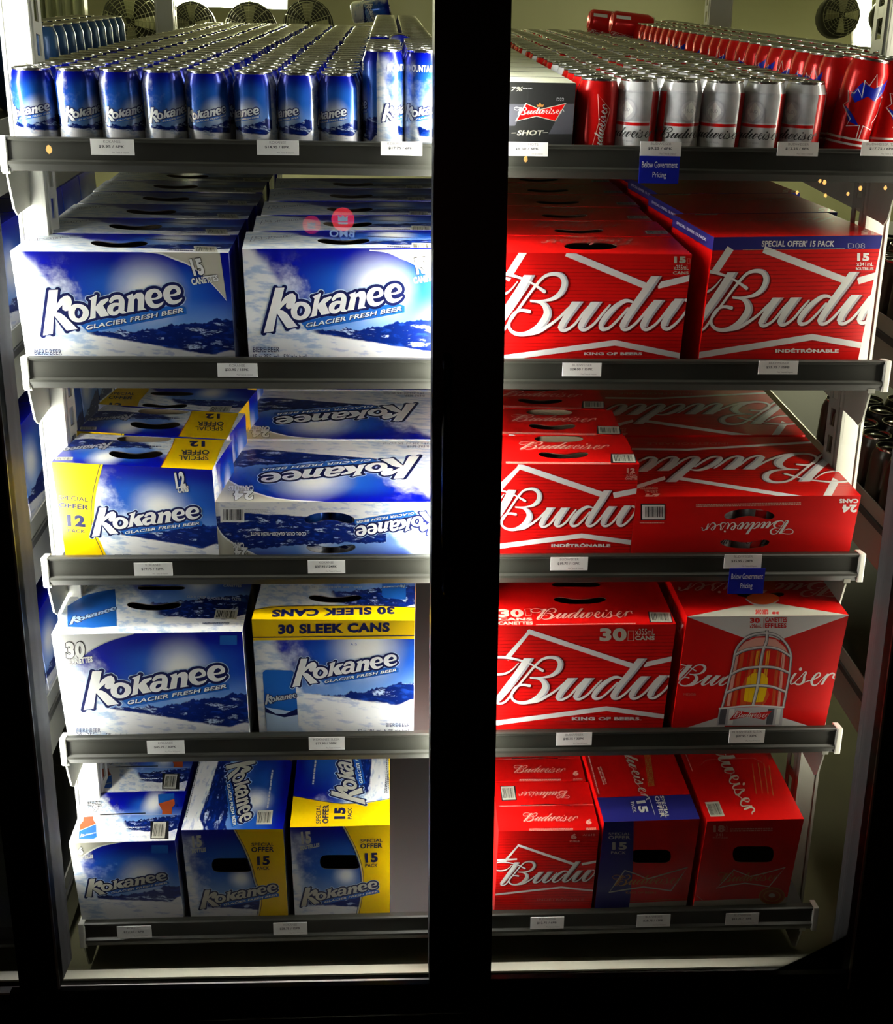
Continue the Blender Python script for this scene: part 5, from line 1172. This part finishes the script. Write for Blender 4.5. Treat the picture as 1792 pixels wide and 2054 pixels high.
# evaporator fans
WIRE = flat('guard_wire', (.30, .30, .20), .4, .4); FANB = flat('fan_dark', (.035, .035, .025), .6)
def fan(px, py, rpx, Y, label):
    c0 = at(px, py, Y); rr = (at(px+rpx, py, Y)-c0).length; rt = root_at('evaporator_fan', tuple(c0))
    bm = bmesh.new(); n = 20; ring = []
    for i in range(1, 9):
        t = i/8; tube(bm, [c0+Vector((rr*t*math.cos(a), -.45*rr*(1-t*t)**.5 if t < 1 else 0, rr*t*math.sin(a))) for a in [2*math.pi*k/n for k in range(n)]], rr*.012, 4, closed=True)
    for k in range(16):
        a = 2*math.pi*k/16; tube(bm, [c0+Vector((rr*t*math.cos(a), -.45*rr*(1-t*t)**.5 if t < 1 else 0, rr*t*math.sin(a))) for t in (.1, .4, .7, .9, 1)], rr*.010, 4)
    part('guard', bm, WIRE, rt)
    bm = bmesh.new(); tube(bm, [c0+Vector((0, .02, 0)), c0+Vector((0, .02+rr*.7, 0))], rr*1.06, 20); part('shroud', bm, FANB, rt)
    bm = bmesh.new()
    for k in range(4):
        a = k*math.pi/2; u_ = Vector((math.cos(a), 0, math.sin(a))); v_ = Vector((-math.sin(a), .4, math.cos(a))); hexa(bm, [c0+u_*rr*.15-v_*rr*.1, c0+u_*rr*.85-v_*rr*.25, c0+u_*rr*.85+v_*rr*.25, c0+u_*rr*.15+v_*rr*.1], (0, .003, 0))
    part('fan_blade', bm, WIRE, rt); tag(rt, label, 'fan', 'round fans in the back room')
fan(262, 45, 58, 2.7, 'round dark fan with wire guard, leftmost in the back room'); fan(385, 48, 42, 2.7, 'dark fan right of the rear post, under the bright lamp')
fan(502, 58, 50, 2.75, 'grey round fan directly under the bright lamp'); fan(618, 50, 48, 2.7, 'round dark fan right of the bright lamp'); fan(1690, 30, 38, 3.0, 'dark fan left of the bright upright lamp'); fan(1790, 30, 32, 3.0, 'dark fan right of the bright upright lamp')
CUR = flat('curtain_plastic', (.62, .66, .44), .3, 0, .5, (8, .5, .02))
for i in range(5):
    a, b = at(66+i*21, 44, 2.5), at(90+i*21, 42, 2.5); bm = bmesh.new(); n = 6
    pr = [(a.x+(b.x-a.x)*t/n, 2.5+.012*math.sin(t*1.6+i)+.004*i) for t in range(n+1)]
    vs = [[bm.verts.new((x, y+d, z)) for x, y in pr] for z, d in ((a.z, 0), (a.z, .003), (2.7, .003), (2.7, 0))]
    for r_ in range(4):
        for t in range(n): bm.faces.new((vs[r_][t], vs[r_][t+1], vs[(r_+1) % 4][t+1], vs[(r_+1) % 4][t]))
    o = ob('curtain_strip', mesh_from('curtain_strip', bm, CUR)); tag(o, 'pale plastic curtain strip at far left of back room, %s from the left' % ONES[i+1], 'curtain', 'plastic curtain strips')

# ------------------------------------------------------------------ lit things in the store behind the camera, seen only as faint reflections in the glass
def mirror(px, py, yv=4.3): p = at(px, py, yv); return Vector((p.x, 2*(YD+.03)-yv, p.z))
BULB = emis('store_bulb', (1.0, .50, .12), 24.0)
for i, (px, py, rr, wh) in enumerate(((98, 300, .016, 'left end of top rail'), (1055, 319, .012, 'ticket beside the door post'), (1646, 363, .008, 'upper right, first of pair'), (1655, 366, .010, 'upper right, second of pair'), (1727, 378, .010, 'steel post at right'), (1777, 377, .009, 'right picture edge'), (1657, 392, .008, 'dark gap below the pair'), (1702, 389, .008, 'dark gap left of steel post'), (1600, 386, .008, 'wall left of the pair'))):
    c0 = mirror(px, py); bm = bmesh.new(); lathe(bm, [(0, -rr*1.4), (rr*.7, -rr*.9), (rr, 0), (rr*.6, rr*1.1), (0, rr*1.5)], 12); rt = root_at('pendant_lamp', tuple(c0))
    o = ob('bulb', mesh_from('bulb', bm, BULB), rt); bm = bmesh.new(); tube(bm, [(0, 0, rr*1.2), (0, 0, .5)], .003, 6); ob('cord', mesh_from('cord', bm, BLW), rt)
    tag(rt, 'small amber store lamp reflected over the %s' % wh, 'lamp', 'amber store lamps reflected in the glass')
SR = emis('sign_red', (.9, .03, .06), 9.0); SWH = emis('sign_white', (.55, .80, .95), 5.0)
for px, py, rp, wh, tx in ((688, 440, 23, 'brighter right', True), (625, 451, 18, 'fainter left', False)):
    c0 = mirror(px, py); rr = (mirror(px+rp, py)-c0).length; k_ = 1 if tx else .45
    bm = bmesh.new(); n = 24; vs = [bm.verts.new((rr*math.cos(2*math.pi*k/n), 0, rr*math.sin(2*math.pi*k/n))) for k in range(n)]; f = bm.faces.new(vs); g_ = bmesh.ops.extrude_face_region(bm, geom=[f]); bmesh.ops.translate(bm, vec=(0, -.02, 0), verts=[v_ for v_ in g_['geom'] if isinstance(v_, bmesh.types.BMVert)])
    mats = [SR if tx else emis('sign_red_dim', (.9, .03, .06), 4.0)]; mats.append(SWH if tx else emis('sign_white_dim', (.55, .80, .95), 2.2))
    q = rr*.42
    for poly in ([(-q, -q), (q, -q), (q, -q*.6), (-q, -q*.6)], [(-q, -q*.4), (q, -q*.4), (q, q*.9), (q*.5, q*.3), (0, q*.9), (-q*.5, q*.3), (-q, q*.9)]):
        f = bm.faces.new([bm.verts.new((x, .002, z)) for x, z in poly]); f.material_index = 1
    if tx:
        tr, x0, x1, y0, y1 = text_tris('BMO', .02)
        for t in tr:
            f = bm.faces.new([bm.verts.new((-(x-x0)/(x1-x0)*rr*2.2+rr*1.0, .002, (y-y0)/(y1-y0)*rr*.6-rr*1.5)) for x, y in t]); f.material_index = 1
    o = ob('round_sign', mesh_from('round_sign', bm, mats), None, c0); tag(o, 'round red lit store sign reflected faintly over the blue cartons, %s one' % wh, 'sign', 'round red signs reflected in the glass')
